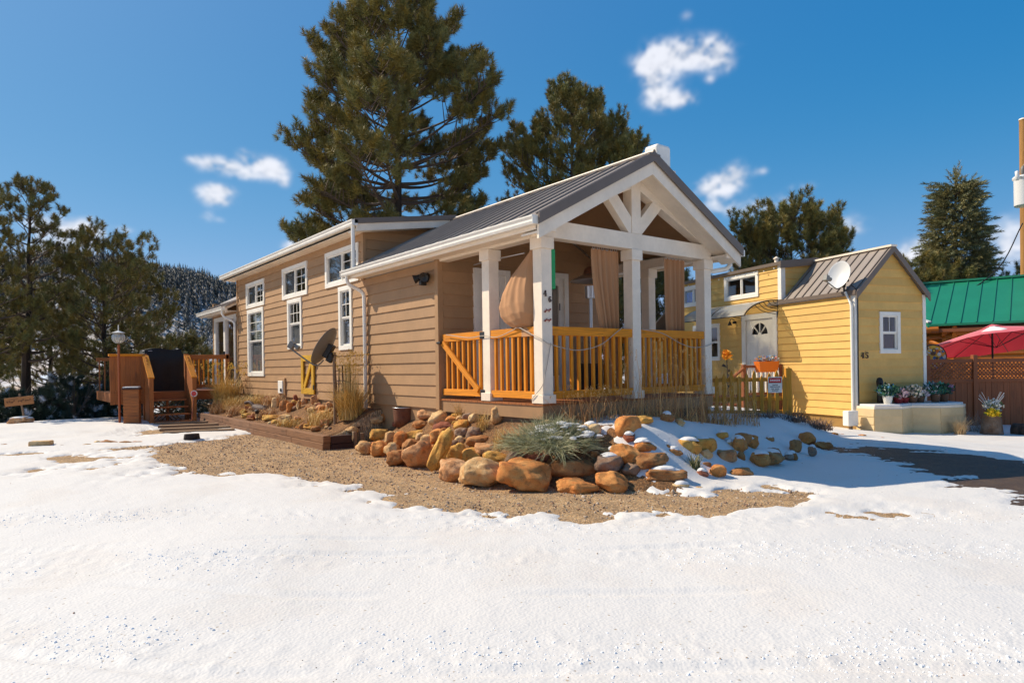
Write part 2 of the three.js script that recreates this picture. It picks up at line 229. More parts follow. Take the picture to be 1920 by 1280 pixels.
function structure(name, geo, m) { const o = part(name, geo, m, scene); o.userData.kind = 'structure'; return o; }
const isAsphalt = (x, z) => sdf(ASPHALT, x, z) > -0.6;
{
  const X = graded(-1300, 1300, 0, [[-7, 8, 0.1], [-14, 14, 0.2]]), Z = graded(-1300, 1300, 0, [[-14, 7, 0.1]]);
  structure('ground', sheet(X, Z, (x, z) => height(x, z) + (near(x, z) ? 0.02 * (fbm(x * 3, z * 3, 3) - 0.5) : 0)), M.gravel);
  // wet road surface that shows through by the far bank
  structure('road', sheet(graded(1.2, 6.0, 0, [[1.2, 6.0, 0.06]]), graded(0.9, 6.2, 0, [[0.9, 6.2, 0.06]]), (x, z) => height(x, z) + (sdf(ASPHALT, x, z) > -0.45 ? 0.014 : -0.05)), M.asphalt);
}
{ // soil and litter of the planting beds
  const bed = (x, z) => Math.max(sdf(MOUND, x, z), Math.min(x + 1.05, 0.1 - x, z + 12.65, -4.4 - z)) + 0.12 * (fbm(x * 4, z * 4, 3) - 0.5);
  structure('planting_bed', sheet(graded(-1.3, 7.4, 0, [[-1.3, 7.4, 0.07]]), graded(-12.8, 2.3, 0, [[-12.8, 2.3, 0.07]]), (x, z) => height(x, z) + (bed(x, z) > 0.02 ? 0.02 + 0.03 * (fbm(x * 5 + 1, z * 5, 3) - 0.5) : -0.06)), M.soil);
}
// tracks of packed, crumbled snow along the drive
const TRACKS = [[[-9, -1.9], [-5.38, 0.72], [-4.24, 1.47], [-2.62, 2.7], [-1.64, 3.46], [0.03, 4.82], [2, 6.4]], [[-9, -0.6], [-5.4, 2.12], [-4.63, 3.07], [-3.57, 3.92], [-2.53, 4.71], [-1.84, 5.33], [0, 7]], [[-9, -3.2], [-5.37, -1.18], [-4.0, -0.3], [-2.8, 1.2], [-1.2, 2.95], [0.6, 4.0], [2.2, 5.2]]];
function lineDist(L, x, z) { let d = 1e9; for (let i = 0; i < L.length - 1; i++) { const [x1, z1] = L[i], [x2, z2] = L[i + 1], ex = x2 - x1, ez = z2 - z1, t = clamp(((x - x1) * ex + (z - z1) * ez) / (ex * ex + ez * ez)); d = Math.min(d, Math.hypot(x - x1 - ex * t, z - z1 - ez * t)); } return d; }
const RUTS = [0.14, -0.16, 0.52, 0.8].flatMap((o, i) => { const L = TRACKS[i % 2], n = (o) => L.map(([x, z], k) => [x + o * 0.6 + 0.03 * Math.sin(k * 2 + i), z - o * 0.8]); return [n(o)]; });
function snowHeight(x, z) {
  const m = snowMask(x, z), h = height(x, z);
  if (!near(x, z)) return h + 0.06;
  const bank = ss(-0.1, 0.5, sdf(MOUND, x, z)) + ss(5, 6.5, x) + ss(-8, -10.5, z) * ss(-1.5, -2.5, x);
  const T = 0.022 + 0.028 * clamp(bank);
  if (m < -0.22) return h - 0.3;
  let y = h + 0.006 + (m < 0 ? m * 0.4 : Math.min(m * 0.12, T + 0.01 * ss(0.15, 0.5, m)));
  if (m > 0) {
    let tr = 0; for (const L of TRACKS) { const d = lineDist(L, x, z); tr = Math.max(tr, ss(0.34, 0.1, d)); }
    const lump = n2(x * 17 + 5, z * 17) * 0.6 + n2(x * 31, z * 31 + 7) * 0.4;
    y += 0.012 * (fbm(x * 1.3, z * 1.3, 3) - 0.5) + 0.003 * (n2(x * 9, z * 9) - 0.5) - tr * 0.009 + tr * 0.006 * ss(0.5, 0.85, lump) + 0.002 * ss(0.66, 0.9, lump) * ss(0.45, 0.65, fbm(x * 0.9 + 8, z * 0.9, 2));
    if (x > -7 && x < 2 && z > -1) for (const L of RUTS) { const d = lineDist(L, x, z); if (d < 0.12) { const k = ss(0.35, 0.6, n2(x * 0.9 + z, z * 0.7 + 11)); y += k * (-0.01 * ss(0.06, 0.02, d) + 0.006 * ss(0.05, 0.075, d) * ss(0.12, 0.085, d)); } }
    y += 0.07 * (fbm(x * 1.1 + 30, z * 1.1, 3) - 0.5) * clamp(bank);
  }
  return y;
}
{
  const X = graded(-1300, 1300, 0, [[-6.6, -0.4, 0.026], [-9, 7, 0.07]]), Z = graded(-1300, 1300, 0, [[1.2, 5.6, 0.026], [-9, 6, 0.07]]);
  structure('snow', sheet(X, Z, snowHeight), M.snow);
}
// ---------------------------------------------------------------- building pieces shared by the houses
// lap siding on a wall frame (u along, y up, n out); openings are [u0, u1, y0, y1]; span(y) -> [u0, u1] for gables
function siding(parent, W, u0, u1, y0, y1, exposure, mats, openings = [], span = null, name = 'siding_board', seed = 1) {
  const r = rng(seed);
  for (let a = y0; a < y1 - 0.01; a += exposure) {
    const b = Math.min(a + exposure, y1);
    const full = span ? span((a + b) / 2) : [u0, u1]; let segs = [[...full, a, b]];
    if (segs[0][1] - segs[0][0] < 0.03) continue;
    for (const [p0, p1, q0, q1] of openings) {
      const next = [];
      for (const [s0, s1, t0, t1] of segs) {
        if (p1 <= s0 || p0 >= s1 || q1 <= t0 || q0 >= t1) { next.push([s0, s1, t0, t1]); continue; }
        if (p0 > s0 + 0.01) next.push([s0, p0, t0, t1]);
        if (p1 < s1 - 0.01) next.push([p1, s1, t0, t1]);
        const m0 = Math.max(s0, p0), m1 = Math.min(s1, p1);
        if (q0 > t0 + 0.01) next.push([m0, m1, t0, q0]);
        if (q1 < t1 - 0.01) next.push([m0, m1, q1, t1]);
      }
      segs = next;
    }
    // butt joints in long runs
    const cut = []; for (const s of segs) { if (s[1] - s[0] > 3.7 && !span) { const c = s[0] + 1.2 + r() * (s[1] - s[0] - 2.4); cut.push([s[0], c - 0.0015, s[2], s[3]], [c + 0.0015, s[1], s[2], s[3]]); } else cut.push(s); }
    const m = mats[Math.floor(r() * mats.length)], wob = (r() - 0.5) * 0.002;
    for (const [s0, s1, t0, t1] of cut) {
      const off = (y) => mix(0.024, 0.005, (y - a) / exposure) + wob;
      const g = box8((sx, sy, sz) => { const y = sy > 0 ? t1 : t0, e = span ? span(y) : full; return [sx > 0 ? (s1 === full[1] ? e[1] : s1) : (s0 === full[0] ? e[0] : s0), y, sz > 0 ? off(y) : -0.012]; }, 'x');
      part(name, g.applyMatrix4(W), m, parent);
    }
  }
}
function wallCore(parent, W, outline, openings, m, thick = 0.1, name = 'wall_core') {
  const s = new THREE.Shape(outline.map((p) => new THREE.Vector2(...p)));
  for (const [a, b, c, d] of openings) s.holes.push(new THREE.Path([[a, c], [a, d], [b, d], [b, c]].map((p) => new THREE.Vector2(...p))));
  const g = new THREE.ExtrudeGeometry(s, { depth: thick, bevelEnabled: false }); g.translate(0, 0, -0.013 - thick);
  return part(name, uvm(g).applyMatrix4(W), m, parent);
}
// a window: outer trim rectangle on wall frame W
function windowUnit(parent, W, u0, u1, y0, y1, o = {}) {
  const w = sub('window', parent), t = o.trim ?? 0.085, P = (g, m, n) => part(n, g.applyMatrix4(W), m, w), white = o.white || M.white_pure;
  P(bx(u0, u1, y1 - t, y1, -0.01, 0.042), white, 'trim'); P(bx(u0, u1, y0, y0 + t, -0.01, 0.042), white, 'trim');
  P(bx(u0, u0 + t, y0 + t, y1 - t, -0.01, 0.04), white, 'trim'); P(bx(u1 - t, u1, y0 + t, y1 - t, -0.01, 0.04), white, 'trim');
  const a = u0 + t, b = u1 - t, c = y0 + t, d = y1 - t, f = 0.028;
  const pane = (p0, p1, q0, q1, n) => {
    P(bx(p0, p1, q1 - f, q1, n - 0.02, n + 0.012), white, 'sash'); P(bx(p0, p1, q0, q0 + f, n - 0.02, n + 0.012), white, 'sash');
    P(bx(p0, p0 + f, q0 + f, q1 - f, n - 0.02, n + 0.01), white, 'sash'); P(bx(p1 - f, p1, q0 + f, q1 - f, n - 0.02, n + 0.01), white, 'sash');
    P(bx(p0 + f, p1 - f, q0 + f, q1 - f, n - 0.006, n - 0.002), M.glass, 'pane');
    return [p0 + f, p1 - f, q0 + f, q1 - f];
  };
  const grid = ([p0, p1, q0, q1], cols, rows, n) => { for (let i = 1; i < cols; i++) { const u = mix(p0, p1, i / cols); P(bx(u - 0.007, u + 0.007, q0, q1, n - 0.001, n + 0.006), white, 'muntin'); } for (let i = 1; i < rows; i++) { const y = mix(q0, q1, i / rows); P(bx(p0, p1, y - 0.007, y + 0.007, n - 0.0005, n + 0.0065), white, 'muntin'); } };
  const screenAt = ([p0, p1, q0, q1]) => P(bx(p0, p1, q0, q1, -0.055, -0.05), M.screen_mesh, 'insect_screen');
  if (o.type === 'slider') { const m = (a + b) / 2; const L = pane(a, m, c, d, 0.005), R = pane(m, b, c, d, -0.012); if (o.grid) grid(R, 2, 3, -0.012); if (o.grid2) grid(L, 2, 3, 0.005); if (o.screen) screenAt(L); if (o.picture) { const q = R; P(bx(L[0] + 0.02, L[1] - 0.02, L[2] + 0.02, L[3] - 0.05, -0.06, -0.05), o.picture, 'stained_panel'); } }
  else if (o.type === 'fixed') { const L = pane(a, b, c, d, 0); if (o.grid) grid(L, o.grid[0], o.grid[1], 0); }
  else { const m = mix(c, d, o.split ?? 0.5); const Lo = pane(a, b, c, m, -0.012), Up = pane(a, b, m, d, 0.005); if (o.grid) grid(Up, o.grid[0], o.grid[1], 0.005); if (o.screen) screenAt(Lo); if (o.blinds) for (let y = Up[2] + 0.01; y < Up[3]; y += 0.045) P(box8((sx, sy, sz) => [sx > 0 ? Up[1] : Up[0], y + sy * 0.002 + sz * 0.012, -0.09 + sz * 0.014]), M.blind, 'blind_slat'); }
  return w;
}
function gutter(parent, W, u0, u1, y, n0) { // n0: wall side of the trough, measured out from the wall frame
  const pr = [[0, 0], [0.085, 0], [0.1, 0.03], [0.098, 0.055], [0.118, 0.085], [0.118, 0.1], [0.108, 0.1], [0.088, 0.062], [0.09, 0.034], [0.078, 0.01], [0.008, 0.01], [0.008, 0.1], [0, 0.1]].map(([a, b]) => [n0 + a, y + b]);
  const s = new THREE.Shape(pr.map((p) => new THREE.Vector2(...p))), g = new THREE.ExtrudeGeometry(s, { depth: u1 - u0, bevelEnabled: false });
  // shape x -> n, shape y -> y, depth -> u
  g.applyMatrix4(new THREE.Matrix4().makeBasis(V(0, 0, 1), V(0, 1, 0), V(-1, 0, 0)).setPosition(u1, 0, 0));
  const e = bx(u0 - 0.002, u0 + 0.004, y, y + 0.1, n0, n0 + 0.112), e2 = bx(u1 - 0.004, u1 + 0.002, y, y + 0.1, n0, n0 + 0.112);
  return part('gutter', [uvm(g), e, e2].map((q) => flat(q).applyMatrix4(W)), M.white_pure, parent);
}
function seams(parent, a, b, dirLen, count, n, m, name = 'roof_seam') { // ribs from a towards b repeated along dirLen
  for (let i = 0; i <= count; i++) { const o = dirLen.clone().multiplyScalar(i / count); part(name, bar(a.clone().add(o), b.clone().add(o), 0.022, 0.026, n), m, parent); }
}
const font = await new FontLoader().loadAsync('fonts/droid/droid_serif_bold.typeface.json');
function digits(txt, size, depth = 0.008) { const g = new TextGeometry(txt, { font, size, depth, curveSegments: 4 }); g.computeBoundingBox(); g.translate(-(g.boundingBox.min.x + g.boundingBox.max.x) / 2, 0, 0); return g; }

// ---------------------------------------------------------------- the brown house
const WD = 3.51, RX = WD / 2, EX = 0.178;
const house = thing('tiny_house', 'brown lap-sided tiny house with white trim and open gable porch numbered 46', 'house');
{
  const H = house, DK = 0.856, ZP = -2.41, ZD = -5.0, ZB = -13.0, ZE = -15.6;
  const roofY = (x) => 4.22 - Math.abs(x - RX) * 0.53;           // top of the main gable roof
  // openings of the long side: glass areas [z0, z1, y0, y1]
  const wins = [[-12.12, -10.62, 2.97, 3.63, 'u'], [-9.3, -7.74, 2.96, 3.68, 'u'], [-6.74, -5.18, 2.97, 3.68, 'u'], [-12.04, -10.72, 1.18, 2.93, 't1'], [-8.98, -8.1, 1.8, 2.93, 't2'], [-6.1, -5.5, 1.7, 2.93, 't3']];
  const holes = wins.map(([a, b, c, d]) => [a + 0.06, b - 0.06, c + 0.06, d - 0.06]);
  const yB = 0.7;
  // long wall
  siding(H, LEFT, ZB, ZP - 0.09, yB, 2.965, EX, mTan, holes.filter((h) => h[2] < 2.97), null, 'siding_board', 3);
  siding(H, LEFT, ZB, ZD - 0.06, 2.965, 3.83, EX, mTan, holes, null, 'siding_board', 4);
  wallCore(H, LEFT, [[ZB, yB], [ZP, yB], [ZP, 3.02], [ZD, 3.02], [ZD, 3.95], [ZB, 3.95]], holes, M.room);
  part('corner_board', rb(-0.034, 0.06, yB - 0.02, 2.98, ZP - 0.088, ZP + 0.012, 0.004), M.tan_a, H);
  part('corner_board', rb(-0.034, 0.03, 2.95, 3.86, ZD - 0.058, ZD + 0.03, 0.004), M.tan_a, H);
  part('corner_board', rb(-0.034, 0.06, yB - 0.02, 3.86, ZB - 0.02, ZB + 0.08, 0.004), M.tan_a, H);
  part('skirting', bx(0.012, 0.06, 0.0, yB + 0.01, ZE, ZP, 'z'), M.tan_b, H);
  // rear section with glazed doors
  siding(H, LEFT, ZE, ZB - 0.02, yB, 3.0, EX, mTan, [[-15.35, -13.12, 0.8, 2.92]], null, 'siding_board', 9);
  { const d = sub('glazed_door', H);
    for (const [a, b] of [[-15.35, -15.2], [-14.32, -14.14], [-13.27, -13.12]]) part('frame', bx(-0.05, 0.03, 0.8, 2.92, a, b, 'y'), M.white_pure, d);
    part('frame', bx(-0.048, 0.03, 2.8, 2.921, -15.2, -13.27, 'z'), M.white_pure, d); part('frame', bx(-0.048, 0.03, 0.8, 0.95, -15.2, -13.27, 'z'), M.white_pure, d);
    part('pane', bx(0, 0.005, 0.95, 2.8, -15.2, -14.32), M.glass, d); part('pane', bx(0, 0.005, 0.95, 2.8, -14.14, -13.27), M.glass, d);
    part('handle', rb(-0.1, -0.05, 1.7, 1.9, -14.2, -14.17, 0.006), M.black, d); }
  part('wall_core', bx(0.02, 0.1, yB, 3.0, ZE, -15.35), M.room, H); part('rear_wall', bx(0, WD, 0.3, 3.4, ZE - 0.1, ZE), M.tan_a, H);
  // other shell walls, floor, ceiling (closed rooms behind the glass)
  part('side_wall', bx(WD - 0.1, WD, 0.3, 3.02, ZE, ZP, 'z'), M.tan_a, H); part('side_wall', bx(WD - 0.1, WD, 3.02, 3.92, ZB, ZD, 'z'), M.tan_a, H);
  part('floor', bx(0.1, WD - 0.1, 0.62, 0.84, ZE, ZP, 'z'), M.room, H);
  part('ceiling', bx(0.1, WD - 0.1, 3.94, 3.98, ZB, ZD, 'z'), M.room, H);
  part('partition', bx(0.1, WD - 0.1, 0.84, 3.94, ZB - 0.05, ZB + 0.03, 'x'), M.room, H);
  for (const [a, b, c, d, k] of wins) windowUnit(H, LEFT, a, b, c, d, k === 'u' ? { type: 'slider', grid: true, screen: true } : k === 't1' ? { grid: [2, 3], screen: true, blinds: true, split: 0.52, trim: 0.1 } : k === 't2' ? { grid: [3, 2], screen: true, split: 0.5 } : { grid: [2, 2], screen: true, split: 0.5 });
  // dormer front triangle and the gable wall over the porch
  const dormY = (x) => 3.955 + (x + 0.36) * 0.15;
  siding(H, at(FRONT, 0, 0, ZD), 0.02, WD, 3.0, 4.2, 0.178, mTan, [], (y) => { const hi = clamp((y - 3.93) / 0.15 - 0.36, 0, 1.6), lo = (y - (4.22 - RX * 0.53)) / 0.53 + 0.14; return [hi + 0.02, Math.max(hi, lo)]; }, 'siding_board', 21);
  siding(H, at(FRONT, 0, 0, ZP), 0.06, WD - 0.02, DK, 4.1, EX, mTan, [[0.69, 1.27, DK, 2.84], [2.03, 2.57, DK, 2.88]], (y) => { const o = Math.max(0, (y - 3.16) / 0.53); return [0.06 + o, WD - 0.06 - o]; }, 'siding_board', 22);
  part('wall_core', bx(0, WD, DK, 3.02, ZP - 0.1, ZP - 0.014), M.room, H);
  // porch doors: white frame, glazed leaf
  for (const [a, b, t] of [[0.62, 1.34, 2.9], [1.96, 2.64, 2.95]]) { const d = sub('porch_door', H), z = ZP + 0.012;
    part('frame', bx(a, a + 0.09, DK, t, z - 0.02, z + 0.05), M.white_pure, d); part('frame', bx(b - 0.09, b, DK, t, z - 0.02, z + 0.05), M.white_pure, d); part('frame', bx(a + 0.09, b - 0.09, t - 0.09, t, z - 0.02, z + 0.048), M.white_pure, d);
    part('stile', bx(a + 0.09, a + 0.2, DK, t - 0.09, z - 0.02, z + 0.02), M.white_pure, d); part('stile', bx(b - 0.2, b - 0.09, DK, t - 0.09, z - 0.02, z + 0.02), M.white_pure, d); part('stile', bx(a + 0.2, b - 0.2, t - 0.22, t - 0.09, z - 0.02, z + 0.018), M.white_pure, d); part('stile', bx(a + 0.2, b - 0.2, DK, DK + 0.3, z - 0.02, z + 0.018), M.white_pure, d);
    part('pane', bx(a + 0.2, b - 0.2, DK + 0.3, t - 0.22, z - 0.01, z - 0.004), M.glass, d); part('hinge', bx(b - 0.2, b - 0.185, 2.3, 2.42, z + 0.02, z + 0.028), M.black, d); part('lever', tube([[a + 0.15, 1.85, z + 0.02], [a + 0.15, 1.85, z + 0.07], [a + 0.25, 1.85, z + 0.07]], 0.01), M.steel, d); }
  // main roof: two slopes of standing-seam metal
  for (const s of [-1, 1]) {
    const e = RX + 0.33, slab = (z0, z1, t0, t1) => box8((sx, sy, sz) => { const x = sx > 0 ? RX + s * e : RX + s * 0.0, y = roofY(x) + (sy > 0 ? t1 : t0); return [x, y, sz > 0 ? z1 : z0]; }, 'x');
    for (const [za, zb] of [[-16.0, ZB - 0.03], [ZD + 0.03, 0.34]]) { part('roof_sheet', slab(za, zb, -0.03, 0), M.roof_metal, H); part('roof_deck', slab(za + 0.02, zb - 0.03, -0.1, -0.031), M.white, H); }
    part('rake_trim', slab(0.34, 0.365, -0.115, 0.02), M.brown_metal, H);
    const L = V(RX + s * (RX + 0.325), roofY(RX + s * (RX + 0.325)) + 0.012, 0.3), Tp = V(RX + s * 0.06, roofY(RX + s * 0.06) + 0.012, 0.3), nn = V(s * 0.47, 0.88, 0);
    if (s < 0) { seams(H, L, Tp, V(0, 0, -5.0), 16, nn, M.roof_metal); seams(H, L.clone().add(V(0, 0, -13.2)), L.clone().add(V(0.42, 0.22, -13.2)), V(0, 0, -2.9), 12, nn, M.roof_metal); } else seams(H, L, Tp, V(0, 0, -5), 20, nn, M.roof_metal);
    // rake fascia under the metal edge, soffit, eave fascia
    part('rake_fascia', box8((sx, sy, sz) => { const x = sx > 0 ? RX + s * (RX + 0.31) : RX, y = roofY(x) - 0.1; return [x, sy > 0 ? y : y - 0.19, sz > 0 ? 0.325 : 0.29]; }, 'x'), M.white, H);
    part('rake_soffit', box8((sx, sy, sz) => { const x = sx > 0 ? RX + s * (RX + 0.3) : RX, y = roofY(x) - 0.2; return [x, sy > 0 ? y : y - 0.025, sz > 0 ? 0.29 : -0.02]; }, 'x'), M.white, H);
    part('porch_ceiling', box8((sx, sy, sz) => { const x = sx > 0 ? RX + s * RX : RX, y = roofY(x) - 0.104; return [x, sy > 0 ? y : y - 0.03, sz > 0 ? -0.16 : ZP + 0.03]; }, 'x'), M.tan_b, H);
    const xo = s < 0 ? -0.3 : WD + 0.3, xi = s < 0 ? 0.0 : WD;
    for (const [za, zb] of [[-15.95, ZB - 0.04], [ZD - 0.1, 0.29]]) { part('eave_fascia', bx(Math.min(xo, xo - s * 0.03), Math.max(xo, xo - s * 0.03), 2.955, 3.07, za, zb, 'z'), M.white, H);
      part('eave_soffit', bx(Math.min(xo - s * 0.03, xi - s * 0.02), Math.max(xo - s * 0.03, xi - s * 0.02), 2.985, 3.0, za, zb - 0.005, 'z'), M.white, H); }
    part('gable_return', prism([[xi, 2.95], [xo, 2.95], [xo, 3.06], [xi, 3.2]], 0.262, 0.288), M.white, H);
  }
  part('ridge_cap', box8((sx, sy, sz) => [RX + sx * 0.11, 4.22 + (sy > 0 ? 0.03 : 0.0) - 0.045, sz > 0 ? 0.37 : -16], 'z'), M.brown_metal, H);
  part('ridge_vent', tube([[RX, 4.235, 0.36], [RX, 4.235, -4.6]], 0.03, 8, 4), M.white, H);
  gutter(H, LEFT, -5.15, 0.33, 3.0, 0.3); gutter(H, LEFT, -16.0, -13.1, 3.0, 0.3); gutter(H, at(RIGHT, WD, 0, 0), -0.33, 5.1, 3.0, 0.3);
  // dormer roof
  const zA = -4.62, zC = -13.28;
  for (const s of [-1, 1]) {
    const X = (t) => RX + s * t, dy = (t) => 4.29 - t * 0.155;
    const sl = (z0, z1, t0, t1, e = RX + 0.36) => box8((sx, sy, sz) => { const t = sx > 0 ? e : 0; return [X(t), dy(t) + (sy > 0 ? t1 : t0), sz > 0 ? z1 : z0]; }, 'x');
    part('dormer_sheet', sl(zC, zA, -0.03, 0), M.roof_metal, H); part('dormer_edge', sl(zA, zA + 0.022, -0.075, 0.015), M.brown_metal, H);
    part('dormer_deck', sl(zC + 0.02, zA - 0.02, -0.16, -0.031, RX + 0.3), M.white, H);
    part('dormer_fascia', sl(zA - 0.035, zA - 0.005, -0.21, -0.08, RX + 0.32), M.white, H);
    part('dormer_soffit', sl(ZD, zA - 0.036, -0.19, -0.165, RX + 0.3), M.white, H);
    const xo = s < 0 ? -0.3 : WD + 0.3, xi = s < 0 ? 0 : WD;
    part('dormer_eave', bx(Math.min(xo, xo + 0.028), Math.max(xo, xo + 0.028), 3.82, 3.93, zC, zA - 0.04, 'z'), M.white, H);
    part('dormer_eave_soffit', bx(Math.min(xo, xi + 0.03) + 0.03, Math.max(xo, xi) - 0.03 * (s > 0), 3.825, 3.84, zC, zA - 0.04, 'z'), M.white, H);
  }
  gutter(H, LEFT, zC, zA + 0.02, 3.855, 0.3);
  // downpipes
  const dp = (pts) => part('downpipe', tube(pts, 0.036, 8, 0, 0.2), M.white_pure, H);
  dp([[-0.36, 3.86, zA - 0.06], [-0.36, 3.5, zA - 0.06], [-0.36, 3.05, zA - 0.06]]);
  dp([[-0.35, 3.0, -4.98], [-0.35, 2.9, -4.98], [-0.29, 2.83, -4.96], [-0.12, 2.74, -4.9], [-0.07, 2.66, -4.88], [-0.065, 2.2, -4.88], [-0.065, 1.3, -4.88], [-0.065, 0.5, -4.88], [-0.1, 0.42, -4.88], [-0.3, 0.36, -4.85]]);
  dp([[-0.35, 3.0, -13.25], [-0.35, 2.9, -13.25], [-0.3, 2.82, -13.22], [-0.1, 2.7, -13.1], [-0.065, 2.6, -13.08], [-0.065, 1.5, -13.08], [-0.065, 0.6, -13.08]]);
  dp([[WD + 0.36, 3.0, 0.1], [WD + 0.36, 2.9, 0.1], [WD + 0.3, 2.83, 0.1], [WD + 0.06, 2.78, -0.05], [WD + 0.04, 2.7, -0.1], [WD + 0.04, 0.6, -0.1]]);
  // porch deck
  for (let i = 0; i < 17; i++) part('deck_plank', bx(-0.01, WD + 0.01, DK - 0.028, DK - 0.002, -2.4 + i * 0.142, -2.4 + i * 0.142 + 0.136, 'x'), mDeck[i % 3], H);
  part('rim_board', bx(0.0, WD, 0.66, DK - 0.03, -0.05, -0.006), M.tan_b, H); part('rim_board', bx(0.004, 0.05, 0.66, DK - 0.03, ZP, -0.05, 'z'), M.tan_b, H); part('rim_board', bx(WD - 0.05, WD - 0.004, 0.66, DK - 0.03, ZP, -0.05, 'z'), M.tan_b, H);
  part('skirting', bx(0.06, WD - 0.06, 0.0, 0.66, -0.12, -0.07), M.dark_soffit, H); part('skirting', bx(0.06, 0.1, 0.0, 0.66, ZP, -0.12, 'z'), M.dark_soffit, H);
  // posts with caps and bases
  const PS = 0.17;
  for (const [x, z, big] of [[0.09, -0.09, 1], [1.765, -0.09, 1], [WD - 0.09, -0.09, 1], [0.09, -1.205, 0], [WD - 0.09, -1.205, 0]]) {
    const p = sub('post', H), h = PS / 2;
    part('shaft', rb(x - h, x + h, DK, 2.95, z - h, z + h, 0.006, 'y'), M.white, p);
    part('cap', rb(x - h - 0.025, x + h + 0.025, 2.8, 2.948, z - h - 0.025, z + h + 0.025, 0.006, 'y'), M.white, p);
    part('base', rb(x - h - 0.025, x + h + 0.025, DK, DK + 0.11, z - h - 0.025, z + h + 0.025, 0.006, 'y'), M.white, p);
  }
  // beams and truss (front plane z = 0)
  part('beam', rb(-0.02, WD + 0.02, 2.95, 3.175, -0.17, -0.005, 0.006), M.white, H);
  part('beam', rb(0.0, 0.17, 2.95, 3.1, ZP - 0.02, -0.17, 0.006, 'z'), M.white, H); part('beam', rb(WD - 0.17, WD, 2.95, 3.1, ZP - 0.02, -0.17, 0.006, 'z'), M.white, H);
  part('king_post', rb(1.685, 1.875, 3.175, 4.06, -0.165, -0.002, 0.005, 'y'), M.white, H);
  for (const s of [-1, 1]) {
    const q = (x) => RX + 0.025 + s * (x - RX - 0.025), loop = (pts) => (s > 0 ? pts : pts.slice().reverse()).map(([x, y]) => [q(x), y]);
    const c = q; const ce = (x) => q(x);
    part('top_chord', prism((s < 0 ? [[-0.02, 3.176], [0.19, 3.176], [1.684, 3.79], [1.684, 4.05], [-0.02, 3.27]] : [[3.53, 3.176], [3.33, 3.176], [1.876, 3.79], [1.876, 4.05], [3.53, 3.27]]), -0.16, -0.007, 'x', 0.003), M.white, H);
    part('brace', prism((s < 0 ? [[1.2, 3.61], [1.63, 3.176], [1.684, 3.176], [1.684, 3.4], [1.4, 3.69]] : [[2.35, 3.61], [1.9, 3.176], [1.876, 3.176], [1.876, 3.4], [2.16, 3.69]]), -0.13, -0.012, 'x', 0.003), M.white, H);
  }
  // railings
  const rail = (name, a0, a1, axis, fixed, n) => {
    const r = sub(name, H), B = (p0, p1, y0, y1, q0, q1, nm, m) => part(nm, axis === 'x' ? rb(p0, p1, y0, y1, fixed + q0, fixed + q1, 0.004) : rb(fixed + q0, fixed + q1, y0, y1, p0, p1, 0.004), m, r);
    B(a0, a1, 1.715, 1.83, -0.03, 0.03, 'top_rail', mCed[n % 3]); B(a0, a1, 0.91, 1.005, -0.03, 0.03, 'bottom_rail', mCed[(n + 1) % 3]);
    for (let i = 0; i < n; i++) { const c = mix(a0, a1, (i + 0.7) / (n + 0.4)); B(c - 0.02, c + 0.02, 1.002, 1.718, -0.02, 0.02, 'baluster', mCed[(i * 7) % 3]); }
    return r;
  };
  rail('railing', 0.178, 1.68, 'x', -0.05, 11); rail('railing', 1.85, WD - 0.178, 'x', -0.05, 12);
  rail('railing', -1.12, -0.178, 'z', 0.045, 7); rail('railing', -1.12, -0.178, 'z', WD - 0.045, 7); rail('railing', -2.38, -1.29, 'z', WD - 0.045, 8);
  const gate = rail('gate', -2.36, -1.305, 'z', 0.045, 7);
  part('brace', bar(V(0.0, 1.7, -2.33), V(0.0, 1.0, -1.4), 0.028, 0.085, V(-1, 0, 0).cross(V(0, -0.6, 0.8))).applyMatrix4(new THREE.Matrix4()), M.cedar_a, gate);
  for (const y of [1.77, 0.96]) part('hinge', rb(0.0, 0.016, y - 0.05, y + 0.05, -1.36, -1.25, 0.004), M.black, gate);
  part('latch', rb(-0.05, 0.02, 1.69, 1.72, -2.44, -2.33, 0.006), M.black, gate);
  // house number
  const nm = sub('house_number', H);
  part('digit', digits('4', 0.075).rotateZ(0.06).translate(0.055, 2.2, 0.001), M.rust_dark, nm); part('digit', digits('6', 0.07).translate(0.13, 2.13, 0.001), M.rust_dark, nm);
  // wall fittings that belong to the house
  { const w = sub('inlet_box', H); part('plate', rb(-0.06, 0.0, 0.74, 1.14, -9.62, -9.16, 0.01, 'y'), M.tan_c, w); part('lid', rb(-0.085, -0.055, 0.78, 1.08, -9.55, -9.24, 0.012, 'y'), M.white_pure, w); part('knob', rb(-0.11, -0.08, 0.82, 0.9, -9.34, -9.28, 0.01), M.black, w); }
  { const w = sub('flood_light', H), z = -2.72, y = 2.74; part('mount', cyl(0, 0, 0.05, 0, 0.075, 0.07).rotateZ(Math.PI / 2).translate(-0.025, y, z), M.iron, w);
    for (const s of [-1, 1]) { const g = new THREE.LatheGeometry([[0.02, 0], [0.045, 0.03], [0.05, 0.1], [0.075, 0.16], [0.07, 0.16], [0.0, 0.12]].map((p) => new THREE.Vector2(...p)), 14); g.rotateX(Math.PI / 2 + 0.35).rotateY(-Math.PI / 2 + s * 0.7).translate(-0.06, y + 0.03, z + s * 0.05); part('lamp_head', g, M.iron, w); }
    part('sensor', rb(-0.16, -0.05, y - 0.13, y - 0.05, z - 0.035, z + 0.035, 0.015), M.iron, w); }
  { const v = sub('roof_vent', H); part('hood', rb(2.02, 2.32, 4.1, 4.46, -0.06, 0.2, 0.05), M.white_pure, v); part('flange', rb(1.98, 2.36, 3.9, 4.1, -0.1, 0.24, 0.01), M.white, v); }
}
